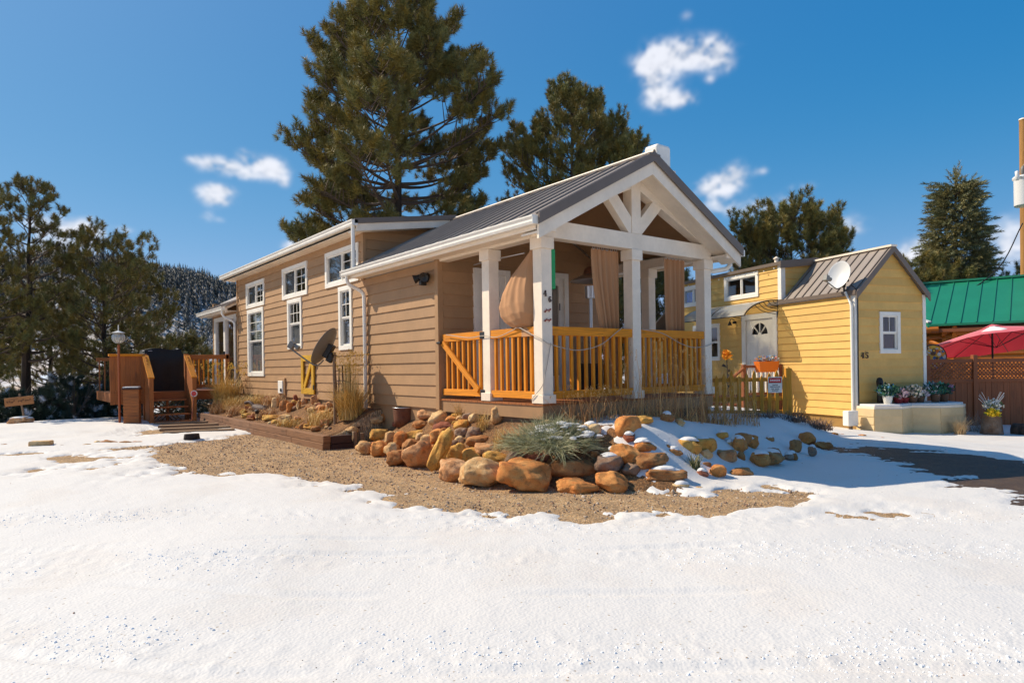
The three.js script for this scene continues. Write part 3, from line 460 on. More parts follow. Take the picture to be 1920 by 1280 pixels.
// ---------------------------------------------------------------- the yellow house
const YP = [9.21, 0, -0.43], YT = -18.16 * Math.PI / 180;
const yLocal = new THREE.Matrix4().makeRotationY(YT).setPosition(...YP);
const yw = (x, y, z) => { const p = V(x, y, z).applyMatrix4(yLocal); return [p.x, p.y, p.z]; };
const yellow = thing('tiny_house', 'yellow lap-sided tiny house with steep brown metal roof numbered 45', 'house', YP, YT);
{
  const H = yellow, W2 = 2.02, R2 = 1.01, E2 = 0.165, B0 = 0.14, ZD = -2.16, ZB = -6.6, EV = 2.86, slope = 0.98;
  const roofY = (x) => 3.86 - Math.abs(x - R2) * slope;
  const holes = [[-4.27, -3.03, 3.1, 3.64], [-3.5, -2.44, 0.62, 2.5], [-5.75, -4.62, 1.48, 2.4], [-6.3, -5.3, 3.1, 3.6]];
  siding(H, LEFT, ZD, -0.07, B0, EV, E2, mYel, [], null, 'siding_board', 31);
  siding(H, LEFT, ZB, ZD, B0, 3.74, E2, mYel, holes, null, 'siding_board', 32);
  wallCore(H, LEFT, [[ZB, B0], [0, B0], [0, EV], [ZD, EV], [ZD, 3.74], [ZB, 3.74]], holes, M.room);
  siding(H, FRONT, 0.05, W2 - 0.05, B0, 3.78, E2 * 1.08, mYel, [[0.72, 1.22, 1.55, 2.36]], (y) => { const o = Math.max(0, (y - EV + 0.03) / slope); return [0.05 + o, W2 - 0.05 - o]; }, 'siding_board', 33);
  wallCore(H, FRONT, [[0, B0], [W2, B0], [W2, EV], [R2, 3.8], [0, EV]], [[0.72, 1.22, 1.55, 2.36]], M.room);
  siding(H, at(FRONT, 0, 0, ZD), 0, R2, 2.9, 3.74, E2, mYel, [], (y) => [0.09, Math.max(0.1, (y - EV) / slope)], 'siding_board', 34);
  part('side_wall', bx(W2 - 0.1, W2, B0, EV, ZB, -0.02, 'z'), M.yellow_b, H); part('side_wall', bx(W2 - 0.1, W2, EV, 3.72, ZB, ZD, 'z'), M.yellow_b, H); part('rear_wall', bx(0, W2, B0, 3.72, ZB - 0.1, ZB), M.yellow_b, H);
  part('floor', bx(0.1, W2 - 0.1, 0.2, 0.3, ZB, -0.1, 'z'), M.room, H); part('ceiling', bx(0.1, W2 - 0.1, 3.7, 3.73, ZB, ZD, 'z'), M.room, H);
  part('skirting', bx(0.03, 0.08, -0.6, B0, ZB, -0.05, 'z'), M.skirt, H); part('skirting', bx(0.03, W2 - 0.03, -0.6, B0, -0.05, -0.01), M.skirt, H);
  // white corner boards
  part('corner_board', rb(-0.04, 0.05, B0 - 0.06, EV - 0.02, -0.08, 0.04, 0.005), M.white_pure, H); part('corner_board', rb(W2 - 0.06, W2 + 0.03, B0 - 0.06, EV - 0.05, -0.04, 0.034, 0.005), M.white_pure, H); part('corner_board', rb(-0.04, 0.09, EV + 0.02, 3.74, ZD - 0.1, ZD + 0.02, 0.005), M.white_pure, H);
  // roof
  for (const s of [-1, 1]) {
    const e = R2 + 0.07, slab = (z0, z1, t0, t1) => box8((sx, sy, sz) => { const t = sx > 0 ? e : 0; return [R2 + s * t, roofY(R2 + s * t) + (sy > 0 ? t1 : t0), sz > 0 ? z1 : z0]; }, 'x');
    part('roof_sheet', slab(-2.6, 0.1, -0.05, 0), M.roof_metal, H); part('rake_trim', slab(0.1, 0.125, -0.14, 0.02), M.brown_metal, H);
    const n = V(s * 0.7, 0.71, 0); seams(H, V(R2 + s * e, roofY(R2 + e) + 0.012, 0.04), V(R2 + s * 0.05, roofY(R2 + 0.05) + 0.012, 0.04), V(0, 0, -2.3), 9, n, M.brown_metal);
    part('eave_edge', bx(s < 0 ? -0.085 : W2 + 0.062, s < 0 ? -0.062 : W2 + 0.085, EV - 0.09, EV + 0.0, -2.2, 0.1, 'z'), M.brown_metal, H);
    part('dormer_roof', box8((sx, sy, sz) => { const t = sx > 0 ? R2 + 0.1 : 0; return [R2 + s * t, 3.9 - t * 0.11 + (sy > 0 ? 0.03 : -0.05), sz > 0 ? ZD + 0.06 : ZB - 0.1]; }, 'x'), M.brown_metal, H);
    part('dormer_edge', box8((sx, sy, sz) => { const t = sx > 0 ? R2 + 0.105 : 0; return [R2 + s * t, 3.9 - t * 0.11 + (sy > 0 ? 0.04 : -0.14), sz > 0 ? ZD + 0.085 : ZD + 0.06]; }, 'x'), M.brown_metal, H);
  }
  part('ridge_cap', bx(R2 - 0.09, R2 + 0.09, 3.83, 3.875, -2.5, 0.13, 'z'), M.white, H);
  part('roof_vent', new THREE.LatheGeometry([[0.12, 0], [0.1, 0.05], [0.05, 0.08], [0.05, 0.16], [0.09, 0.18], [0, 0.24]].map((p) => new THREE.Vector2(...p)), 14).translate(0.5, 3.84, -2.9), M.white, H);
  // lower lean-to at the far end
  part('lean_to_wall', bx(0.2, W2 - 0.2, 0, 2.3, ZB - 1.6, ZB - 0.11), M.yellow_a, H);
  part('lean_to_roof', box8((sx, sy, sz) => [sx > 0 ? W2 + 0.1 : -0.1, (sz > 0 ? 3.2 : 2.3) + (sy > 0 ? 0.05 : 0), sz > 0 ? ZB - 0.11 : ZB - 1.8], 'x'), M.brown_metal, H);
  // windows and door
  windowUnit(H, LEFT, -4.33, -2.97, 3.04, 3.7, { type: 'slider', trim: 0.1 });
  const stained = mat('stained_blue', [0.05, 0.12, 0.55], 0.4, { map: rep(tRock, 6) });
  windowUnit(H, LEFT, -6.36, -5.24, 3.04, 3.66, { type: 'slider', trim: 0.1, picture: stained });
  windowUnit(H, LEFT, -5.81, -4.56, 1.42, 2.46, { trim: 0.09 });
  windowUnit(H, FRONT, 0.67, 1.27, 1.5, 2.41, { grid: [2, 1], trim: 0.085 });
  { const d = sub('door', H), m = M.white_pure; const P = (u0, u1, y0, y1, n0, n1, nm, mm = m) => part(nm, bx(u0, u1, y0, y1, n0, n1).applyMatrix4(LEFT), mm, d);
    P(-3.62, -3.48, 0.56, 2.6, -0.02, 0.045, 'frame'); P(-2.46, -2.32, 0.56, 2.6, -0.02, 0.045, 'frame'); P(-3.48, -2.46, 2.46, 2.6, -0.02, 0.043, 'frame');
    const s = new THREE.Shape([[-3.46, 0.62], [-2.48, 0.62], [-2.48, 2.45], [-3.46, 2.45]].map((p) => new THREE.Vector2(...p)));
    const wdg = (a0, a1) => { const h = new THREE.Path(), cx = -2.97, cy = 2.06, r0 = 0.06, r1 = 0.3, K = 6; const pts = []; for (let i = 0; i <= K; i++) { const a = mix(a0, a1, i / K); pts.push(new THREE.Vector2(cx + Math.cos(a) * r1, cy + Math.sin(a) * r1)); } for (let i = K; i >= 0; i--) { const a = mix(a0, a1, i / K); pts.push(new THREE.Vector2(cx + Math.cos(a) * r0, cy + Math.sin(a) * r0)); } h.setFromPoints(pts); return h; };
    for (let i = 0; i < 4; i++) s.holes.push(wdg(Math.PI * (i / 4) + 0.05, Math.PI * ((i + 1) / 4) - 0.05));
    const g = new THREE.ExtrudeGeometry(s, { depth: 0.03, bevelEnabled: false }); g.translate(0, 0, -0.02); part('leaf', uvm(g).applyMatrix4(LEFT), m, d);
    P(-3.28, -2.66, 2.05, 2.37, -0.06, -0.055, 'pane', M.black);
    for (const [a, b] of [[-3.36, -3.02], [-2.92, -2.58]]) { P(a, b, 0.8, 1.9, 0.01, 0.016, 'panel'); P(a + 0.03, b - 0.03, 0.83, 1.87, 0.0165, 0.022, 'panel'); }
    P(-2.58, -2.54, 1.4, 1.44, 0.01, 0.07, 'knob', M.steel); }
  { const w = sub('wall_light', H); part('arm', tube([[0, 2.5, -3.95], [-0.12, 2.53, -3.95], [-0.16, 2.46, -3.95]], 0.012), M.black, w); part('lamp_head', new THREE.LatheGeometry([[0.02, 0.1], [0.06, 0.0], [0.05, 0], [0, 0.07]].map((p) => new THREE.Vector2(...p)), 12).translate(-0.16, 2.36, -3.95), M.black, w); part('sensor', rb(-0.1, -0.02, 2.4, 2.47, -3.92, -3.85, 0.01), M.black, w); }
  // bent polycarbonate awning on iron brackets
  { const aw = sub('awning', H), poly = mat('polycarbonate', [0.8, 0.78, 0.7], 0.3, { transmission: 0.78, thickness: 0, side: THREE.DoubleSide });
    const prof = (t) => [-(1 - Math.cos(t * 1.45)) / (1 - Math.cos(1.45)), 0]; const arc = (t) => { const a = t * 1.35; return [-Math.sin(a) / Math.sin(1.35) * 1.02, 2.9 - (1 - Math.cos(a)) / (1 - Math.cos(1.35)) * 0.4]; };
    const ends = [-2.3, -3.65, -5.0];
    for (let i = 0; i < 2; i++) { const g = new THREE.BufferGeometry(), P = [], I = []; for (let k = 0; k <= 12; k++) { const [x, y] = arc(k / 12); for (const [dz, dy] of [[ends[i] - 0.03, 0], [ends[i + 1] + 0.03, 0], [ends[i] - 0.03, -0.005], [ends[i + 1] + 0.03, -0.005]]) P.push(x, y + dy, dz); if (k < 12) { const o = k * 4; I.push(o, o + 4, o + 1, o + 1, o + 4, o + 5, o + 2, o + 3, o + 6, o + 3, o + 7, o + 6, o, o + 2, o + 4, o + 2, o + 6, o + 4, o + 1, o + 5, o + 3, o + 3, o + 5, o + 7); } } g.setAttribute('position', new THREE.Float32BufferAttribute(P, 3)); g.setIndex(I); g.computeVertexNormals(); g.setAttribute('uv', new THREE.Float32BufferAttribute(new Float32Array(P.length / 3 * 2), 2)); part('panel', g, poly, aw); }
    for (const z of ends) { const b = []; const pts = []; for (let k = 0; k <= 10; k++) { const [x, y] = arc(k / 10); pts.push([x, y - 0.018, z]); } b.push(tube(pts, 0.016, 6, 16)); b.push(tube([[-0.012, 2.9, z], [-0.012, 2.45, z]], 0.016, 6, 2));
      for (let k = 1; k < 6; k++) { const [x, y] = arc(k / 9); b.push(tube([[-0.02 - k * 0.01, 2.86 - k * 0.065, z], [x * 0.6 - 0.03, mix(y, 2.86 - k * 0.065, 0.75), z], [x, y - 0.02, z]], 0.009, 5, 8)); } part('bracket', b, M.iron, aw); }
    part('front_bar', tube([[-1.02, 2.49, ends[0]], [-1.02, 2.49, ends[2]]], 0.012, 6, 2), M.iron, aw); }
  // string of eave lights
  for (let i = 0; i < 12; i++) part('eave_bulb', new THREE.SphereGeometry(0.018, 8, 6).translate(-0.1, 3.66 - (i % 2) * 0.02, ZD - 0.15 - i * 0.36), M.dish_white, H);
  // small entrance platform with white balusters
  { const p = sub('entrance_platform', H); part('floor', rb(-1.12, -0.02, 0.42, 0.5, -3.75, -2.2, 0.01, 'z'), M.fence_a, p); part('hand_rail', rb(-1.15, -0.02, 1.22, 1.28, -2.26, -2.16, 0.008), M.fence_a, p); part('lower_rail', rb(-1.12, -0.02, 0.56, 0.62, -2.235, -2.185, 0.006), M.fence_a, p);
    for (let i = 0; i < 8; i++) { const x = -1.0 + i * 0.13; part('baluster', rb(x - 0.022, x + 0.022, 0.62, 1.22, -2.23, -2.19, 0.006), M.white_pure, p); }
    for (const x of [-1.13, -0.06]) part('post', rb(x - 0.045, x + 0.045, -0.3, 1.3, -2.26, -2.17, 0.006), M.fence_b, p); part('post', rb(-1.17, -1.08, -0.3, 1.3, -3.75, -3.66, 0.006), M.fence_b, p);
    part('stair_rail', bar(V(-1.1, 1.24, -2.2), V(-1.65, 0.95, -2.05), 0.06, 0.05), M.fence_a, p); for (let i = 0; i < 3; i++) part('step', rb(-1.42 - i * 0.28, -1.13 - i * 0.28, 0.3 - i * 0.16, 0.35 - i * 0.16, -3.6, -2.3, 0.008, 'z'), M.fence_c, p); }
  { const nmb = sub('house_number', H); part('digit', digits('4', 0.13).translate(0.17, 1.4, 0.03), M.rust_dark, nmb); part('digit', digits('5', 0.13).translate(0.29, 1.4, 0.03), M.rust_dark, nmb); }
  part('downpipe', tube([[-0.09, 2.84, -0.16], [-0.09, 2.7, -0.1], [-0.075, 2.55, -0.02], [-0.07, 0.25, -0.02]], 0.03, 8, 0, 0.2), M.white_pure, H);
  part('cable', tube([[-0.1, 2.98, 0.0], [-0.02, 2.86, 0.07], [0.02, 2.6, 0.06], [0.02, 1.4, 0.052], [0.02, 0.3, 0.055]], 0.012, 6), M.black, H);
}
// dishes
function dish(name, label, pos, turn, tilt, w, h, m, armLen, mast) {
  const t = thing(name, label, 'satellite dish', pos, turn), q = (g) => g.rotateX(tilt).translate(0, mast, 0);
  const prof = []; for (let i = 0; i <= 10; i++) { const r = i / 10; prof.push(new THREE.Vector2(r * w / 2, r * r * 0.085)); } prof.push(new THREE.Vector2(w / 2 + 0.006, 0.08)); for (let i = 10; i >= 0; i--) { const r = i / 10; prof.push(new THREE.Vector2(r * w / 2, r * r * 0.085 - 0.012)); }
  const g = new THREE.LatheGeometry(prof, 36); g.scale(1, 1, h / w); g.rotateX(Math.PI / 2); g.translate(0, 0, 0.1); part('reflector', q(g), m, t);
  part('feed_arm', q(tube([[0, -h * 0.3, 0.06], [0, -h * 0.52, 0.16], [0, -h * 0.5, armLen]], 0.014, 8)), M.dish_grey, t);
  part('receiver', q(mergeGeometries([rb(-0.05, 0.05, -h * 0.5, -h * 0.5 + 0.13, armLen - 0.04, armLen + 0.06, 0.012), flat(uvm(new THREE.CylinderGeometry(0.035, 0.045, 0.1, 12).rotateX(Math.PI / 2).translate(0, -h * 0.5 + 0.09, armLen - 0.09)))])), M.dish_grey, t);
  part('bracket', q(mergeGeometries([rb(-0.07, 0.07, -0.16, 0.1, 0.0, 0.1, 0.01), rb(-0.04, 0.04, -0.2, -0.02, -0.09, 0.02, 0.01), flat(uvm(new THREE.CylinderGeometry(0.03, 0.03, 0.2, 10).rotateZ(Math.PI / 2).translate(0, -0.06, -0.05)))])), M.iron, t);
  return t;
}
{ const p = yw(-0.02, 2.82, -0.28); const d = dish('satellite_dish', 'white satellite dish clamped to roof edge of yellow house', p, YT + 0.25 - Math.PI / 2, -0.3, 0.5, 0.62, M.dish_white, 0.6, 0.35); part('mast', tube([[0, 0, -0.03], [0, 0.22, -0.03], [0, 0.33, -0.02]], 0.02), M.iron, d); }
{ const d = dish('satellite_dish', 'grey satellite dish on a post in the planting bed by brown wall', [-0.62, 0.35, -5.05], -2.42, -0.55, 0.62, 0.74, M.dish_grey, 0.72, 1.3); part('mast', cyl(0, -0.1, 1.28, -0.04, 0.03), M.old_a, d); }
// white electrical box, planter, pots
{ const t = thing('utility_box', 'small white electrical box on a stake at the yellow house corner', 'electrical box', yw(-0.32, -0.12, 0.15), YT); part('case', rb(-0.14, 0.14, 0.1, 0.42, -0.08, 0.08, 0.02, 'y'), M.white_pure, t); part('stake', rb(-0.03, 0.03, -0.1, 0.12, -0.03, 0.03, 0.005), M.old_a, t); part('conduit', tube([[0.1, 0.12, 0], [0.2, 0.05, 0.05], [0.3, 0.1, -0.05]], 0.015), M.wire, t); }
{
  const t = thing('planter_box', 'stepped planter of pale yellow lap boards below the number 45 wall', 'planter', yw(0, -0.3, 0), YT);
  const foot = [[-0.05, 0.06], [-0.05, 0.5], [0.42, 0.75], [0.95, 0.55], [1.3, 0.92], [1.95, 0.92], [2.25, 0.75], [2.3, 0.06]];
  for (let i = 0; i < foot.length - 1; i++) { const [x0, z0] = foot[i], [x1, z1] = foot[i + 1], L = Math.hypot(x1 - x0, z1 - z0), u = V((x1 - x0) / L, 0, (z1 - z0) / L), n = V(-u.z, 0, u.x).negate().negate(); const W = new THREE.Matrix4().makeBasis(u, V(0, 1, 0), u.clone().cross(V(0, 1, 0))).setPosition(x0, 0, z0); for (let k = 0; k < 4; k++) part('board', box8((sx, sy, sz) => [sx > 0 ? L : 0, k * 0.16 + (sy > 0 ? 0.16 : 0), sz > 0 ? (sy > 0 ? 0.008 : 0.022) : -0.02]).applyMatrix4(W), M.planter, t); }
  const s = new THREE.Shape(foot.map(([x, z]) => new THREE.Vector2(x * 1.01, -z))); const g = new THREE.ExtrudeGeometry(s, { depth: 0.05, bevelEnabled: false }); g.rotateX(-Math.PI / 2); part('capping', uvm(g.clone().translate(0, 0.64, 0)), M.white, t); part('snow_layer', uvm(new THREE.ExtrudeGeometry(s, { depth: 0.03, bevelEnabled: true, bevelSize: 0.01, bevelThickness: 0.01, bevelOffset: -0.05 }).rotateX(-Math.PI / 2).translate(0, 0.69, 0)), M.snow_plain, t);
}
function leafBall(seed, n, R, size, colors, flatY = 0.7) { // many small leaf or petal faces in one clump
  const r = rng(seed), P = [], C = [];
  for (let i = 0; i < n; i++) { const a = r() * 6.283, c = r() * 2 - 1, k = R * Math.cbrt(r()), s = Math.sqrt(1 - c * c), o = V(Math.cos(a) * s * k, c * k * flatY, Math.sin(a) * s * k), d = V(r() - 0.5, r() * 0.8, r() - 0.5).normalize(), e = d.clone().cross(V(r() - 0.5, r() - 0.5, r() - 0.5)).normalize(), L = size * (0.7 + r() * 0.6), cc = colors[Math.floor(r() * colors.length)]; const a1 = o.clone().addScaledVector(d, L * 0.5).addScaledVector(e, L * 0.32), a2 = o.clone().addScaledVector(d, L * 0.5).addScaledVector(e, -L * 0.32), tip = o.clone().addScaledVector(d, L); for (const q of [o, a1, a2, a2, a1, tip]) { P.push(q.x, q.y, q.z); C.push(...cc); } }
  const g = new THREE.BufferGeometry(); g.setAttribute('position', new THREE.Float32BufferAttribute(P, 3)); g.setAttribute('color', new THREE.Float32BufferAttribute(C, 3)); g.computeVertexNormals(); return g;
}
mat('petals', [1, 1, 1], 0.7, { vertexColors: true, side: THREE.DoubleSide });
const GREENS = [[0.02, 0.09, 0.04], [0.03, 0.12, 0.06], [0.015, 0.06, 0.045]];
const potM = [mat('pot_white', [0.7, 0.68, 0.62], 0.5), mat('pot_red', [0.25, 0.02, 0.02], 0.5), mat('pot_wicker', [0.16, 0.08, 0.04], 0.8)];
[[0.42, 0.42, 0, 'white pot with green and blue artificial plant beside the wall', [...GREENS, ...GREENS, [0.1, 0.3, 0.5], [0.6, 0.6, 0.6]], 0.19, 0.2], [0.78, 0.36, 1, 'dark red pot of pale pink star flowers on the planter', [[0.7, 0.38, 0.4], [0.75, 0.5, 0.5], [0.05, 0.1, 0.04]], 0.15, 0.14], [0.98, 0.34, 1, 'dark red pot of dull rose flowers on the planter', [[0.6, 0.4, 0.36], [0.66, 0.5, 0.44], [0.05, 0.1, 0.04]], 0.12, 0.13], [1.16, 0.4, 2, 'basket of cream poinsettia flowers on the planter', [[0.75, 0.62, 0.45], [0.7, 0.6, 0.5], [0.06, 0.12, 0.05]], 0.17, 0.17], [1.42, 0.36, 2, 'basket of pale lilac flowers on the planter', [[0.6, 0.5, 0.55], [0.65, 0.62, 0.6], [0.05, 0.1, 0.05]], 0.14, 0.15], [1.7, 0.5, 2, 'wicker pot of green and teal foliage on the planter', [...GREENS, [0.05, 0.3, 0.28], [0.5, 0.5, 0.5]], 0.2, 0.2], [2.02, 0.45, 2, 'wicker pot of dark green foliage with lilac buds at planter end', [...GREENS, [0.4, 0.25, 0.4]], 0.17, 0.2]].forEach(([x, z, pm, label, cols, R, ph], i) => {
  const t = thing('flower_pot', label, 'flower pot', yw(x, 0.42, z), YT, 'pots on the planter'); const h = ph * 0.9;
  part('pot', new THREE.LatheGeometry([[0, 0], [0.07, 0], [0.1, h], [0.11, h], [0.1, h + 0.01], [0.08, h - 0.02], [0, h - 0.03]].map((p) => new THREE.Vector2(...p)), 18), potM[pm], t);
  const f = part('flowers', leafBall(100 + i, 340, R * 1.05, 0.085, cols).translate(0, h + R * 0.45, 0), M.petals, t); f.userData.kind = 'stuff';
});
{ const t = thing('garden_ornament', 'small dark figure standing behind the pots on the planter', 'ornament', yw(0.45, 0.45, 0.2), YT); part('figure', new THREE.LatheGeometry([[0, 0], [0.06, 0], [0.05, 0.2], [0.035, 0.3], [0.06, 0.36], [0.07, 0.44], [0.05, 0.52], [0, 0.54]].map((p) => new THREE.Vector2(...p)), 16), M.iron, t); }
{ const t = thing('flower_pot', 'brown textured tall pot with yellow blooms and white twigs on snow', 'flower pot', yw(2.2, -0.36, 1.35), YT);
  const g = new THREE.LatheGeometry([[0, 0], [0.19, 0], [0.21, 0.15], [0.17, 0.42], [0.15, 0.56], [0.16, 0.58], [0.13, 0.58], [0.12, 0.5], [0, 0.5]].map((p) => new THREE.Vector2(...p)), 22); { const p = g.attributes.position; for (let i = 0; i < p.count; i++) { const k = 1 + 0.1 * (n3(p.getX(i) * 9, p.getY(i) * 14, p.getZ(i) * 9) - 0.5); p.setX(i, p.getX(i) * k); p.setZ(i, p.getZ(i) * k); } g.computeVertexNormals(); } part('pot', uvm(g), mat('sack', [0.24, 0.17, 0.12], 0.95, { map: rep(tRock, 2), bumpMap: rep(tRockB, 3), bumpScale: 0.01 }), t);
  part('blooms', leafBall(140, 240, 0.11, 0.07, [[0.85, 0.55, 0.01], [0.9, 0.62, 0.02], [0.3, 0.3, 0.02]]).translate(-0.1, 0.58, 0.1), M.petals, t).userData.kind = 'stuff'; part('white_flowers', leafBall(141, 260, 0.18, 0.06, [[0.75, 0.74, 0.7], [0.7, 0.66, 0.5], [0.1, 0.14, 0.05]]).translate(0.06, 0.72, 0), M.petals, t).userData.kind = 'stuff';
  const r = rng(9), tw = []; for (let i = 0; i < 16; i++) { const a = r() * 6.28, l = 0.3 + r() * 0.25; tw.push(tube([[0, 0.5, 0], [Math.cos(a) * 0.1, 0.5 + l * 0.6, Math.sin(a) * 0.1], [Math.cos(a) * 0.22, 0.5 + l, Math.sin(a) * 0.22]], 0.004, 4, 4)); } part('twigs', tw, M.dish_white, t).userData.kind = 'stuff'; }
{ const t = thing('flower_box', 'orange flower box hung on the rail in front of white door', 'flower box', yw(-0.55, 1.12, -2.1), YT); part('box', box8((sx, sy, sz) => [sx * (sy > 0 ? 0.3 : 0.25), 0.12 + sy * 0.13, sz * (sy > 0 ? 0.1 : 0.08)]), mat('orange', [0.72, 0.16, 0.01], 0.5), t); part('flowers', leafBall(150, 420, 0.16, 0.07, [[0.7, 0.7, 0.7], [0.2, 0.45, 0.7], [0.75, 0.25, 0.2], [0.8, 0.5, 0.1], [0.7, 0.7, 0.6]], 0.5).scale(1.9, 0.8, 0.9).translate(0, 0.3, 0), M.petals, t).userData.kind = 'stuff'; }
{ const t = thing('flower_stake', 'orange metal flower stake beside the yellow house steps', 'ornament', yw(-1.7, 0.1, -2.1), YT); part('stem', tube([[0, 0, 0], [0.02, 0.6, 0], [-0.02, 1.35, 0.02]], 0.012), M.iron, t); for (let i = 0; i < 5; i++) part('leaf', box8((sx, sy, sz) => [0.06 + sx * (0.06 - 0.03 * (sy > 0)), 0.7 + i * 0.12 + sy * 0.03 + sx * 0.02, sz * 0.004]).rotateY(i * 2.2), M.iron, t); part('flower_head', leafBall(160, 120, 0.1, 0.09, [[0.8, 0.25, 0.01], [0.85, 0.4, 0.02]], 1).translate(-0.02, 1.4, 0.02), M.petals, t).userData.kind = 'stuff'; }
{ const t = thing('globe_ornament', 'white snow-capped globe ornament behind the picket fence', 'ornament', [5.6, 0.3, -2.6]); part('stand', cyl(0, 0, 0.55, 0, 0.09, 0.05), M.iron, t); const g = new THREE.SphereGeometry(0.2, 24, 16); g.scale(1.25, 0.85, 1); part('globe', g.translate(0, 0.68, 0), M.snow_plain, t); part('rim', new THREE.TorusGeometry(0.22, 0.012, 6, 24).rotateX(Math.PI / 2).scale(1.2, 1, 1).translate(0, 0.62, 0), M.red_plastic, t); }
// yellow picket gate and fence between the houses
{
  const A = V(4.45, 0, -0.98), B = V(5.72, 0, 0.0), L = A.distanceTo(B), t = thing('picket_fence', 'weathered yellow picket fence with pointed tops between the two houses', 'fence', [A.x, 0.28, A.z], Math.atan2(-(B.z - A.z), B.x - A.x));
  for (const y of [0.14, 0.38, 0.72]) part('rail', rb(0, L, y, y + 0.07, -0.05, -0.015, 0.004), mPick[1], t);
  const n = 12; for (let i = 0; i < n; i++) { const c = (i + 0.5) / n * L, h = 0.88 + 0.05 * Math.sin(i * 2.1), w = 0.034; part('picket', prism([[c - w, -0.05], [c + w, -0.05], [c + w, h - 0.1], [c + w * 0.75, h - 0.06], [c, h], [c - w * 0.75, h - 0.06], [c - w, h - 0.1]], -0.014, 0.008, 'y', 0.002), mPick[(i * 5) % 3], t); }
  part('post', rb(-0.05, 0.04, -0.2, 0.8, -0.12, -0.03, 0.005), M.picket_b, t); part('post', rb(L - 0.02, L + 0.08, -0.2, 0.95, -0.12, -0.03, 0.005), M.picket_a, t);
  // danger sign wired to the pickets
  const s = thing('danger_sign', 'small red and white danger sign wired to the picket fence', 'sign', [A.x, 0.28, A.z], t.rotation.y);
  const cv = document.createElement('canvas'); cv.width = 256; cv.height = 256; const x = cv.getContext('2d'); x.fillStyle = '#f2e8d8'; x.fillRect(0, 0, 256, 256); x.fillStyle = '#151515'; x.fillRect(10, 12, 236, 88); x.fillStyle = '#d8261c'; x.fillRect(16, 18, 224, 76); x.fillStyle = '#fff4ea'; x.font = 'bold 46px sans-serif'; x.textAlign = 'center'; x.fillText('DANGER', 128, 72); x.fillStyle = '#3a3733'; for (const [a, y, w] of [[80, 122, 96], [34, 152, 60], [104, 152, 118], [60, 186, 50], [122, 186, 76], [70, 216, 110]]) for (let i = 0; i < w; i += 17) x.fillRect(a + i, y + (i * 7 % 3), 12, 17);
  const tx = new THREE.CanvasTexture(cv); tx.colorSpace = THREE.SRGBColorSpace;
  part('plate', bx(L - 0.36, L - 0.11, 0.52, 0.8, 0.009, 0.012), M.white_pure, s); const pl = new THREE.PlaneGeometry(0.245, 0.275); pl.translate(L - 0.235, 0.66, 0.0135); part('print', pl, mat('danger_print', [1, 1, 1], 0.5, { map: tx }), s);
}
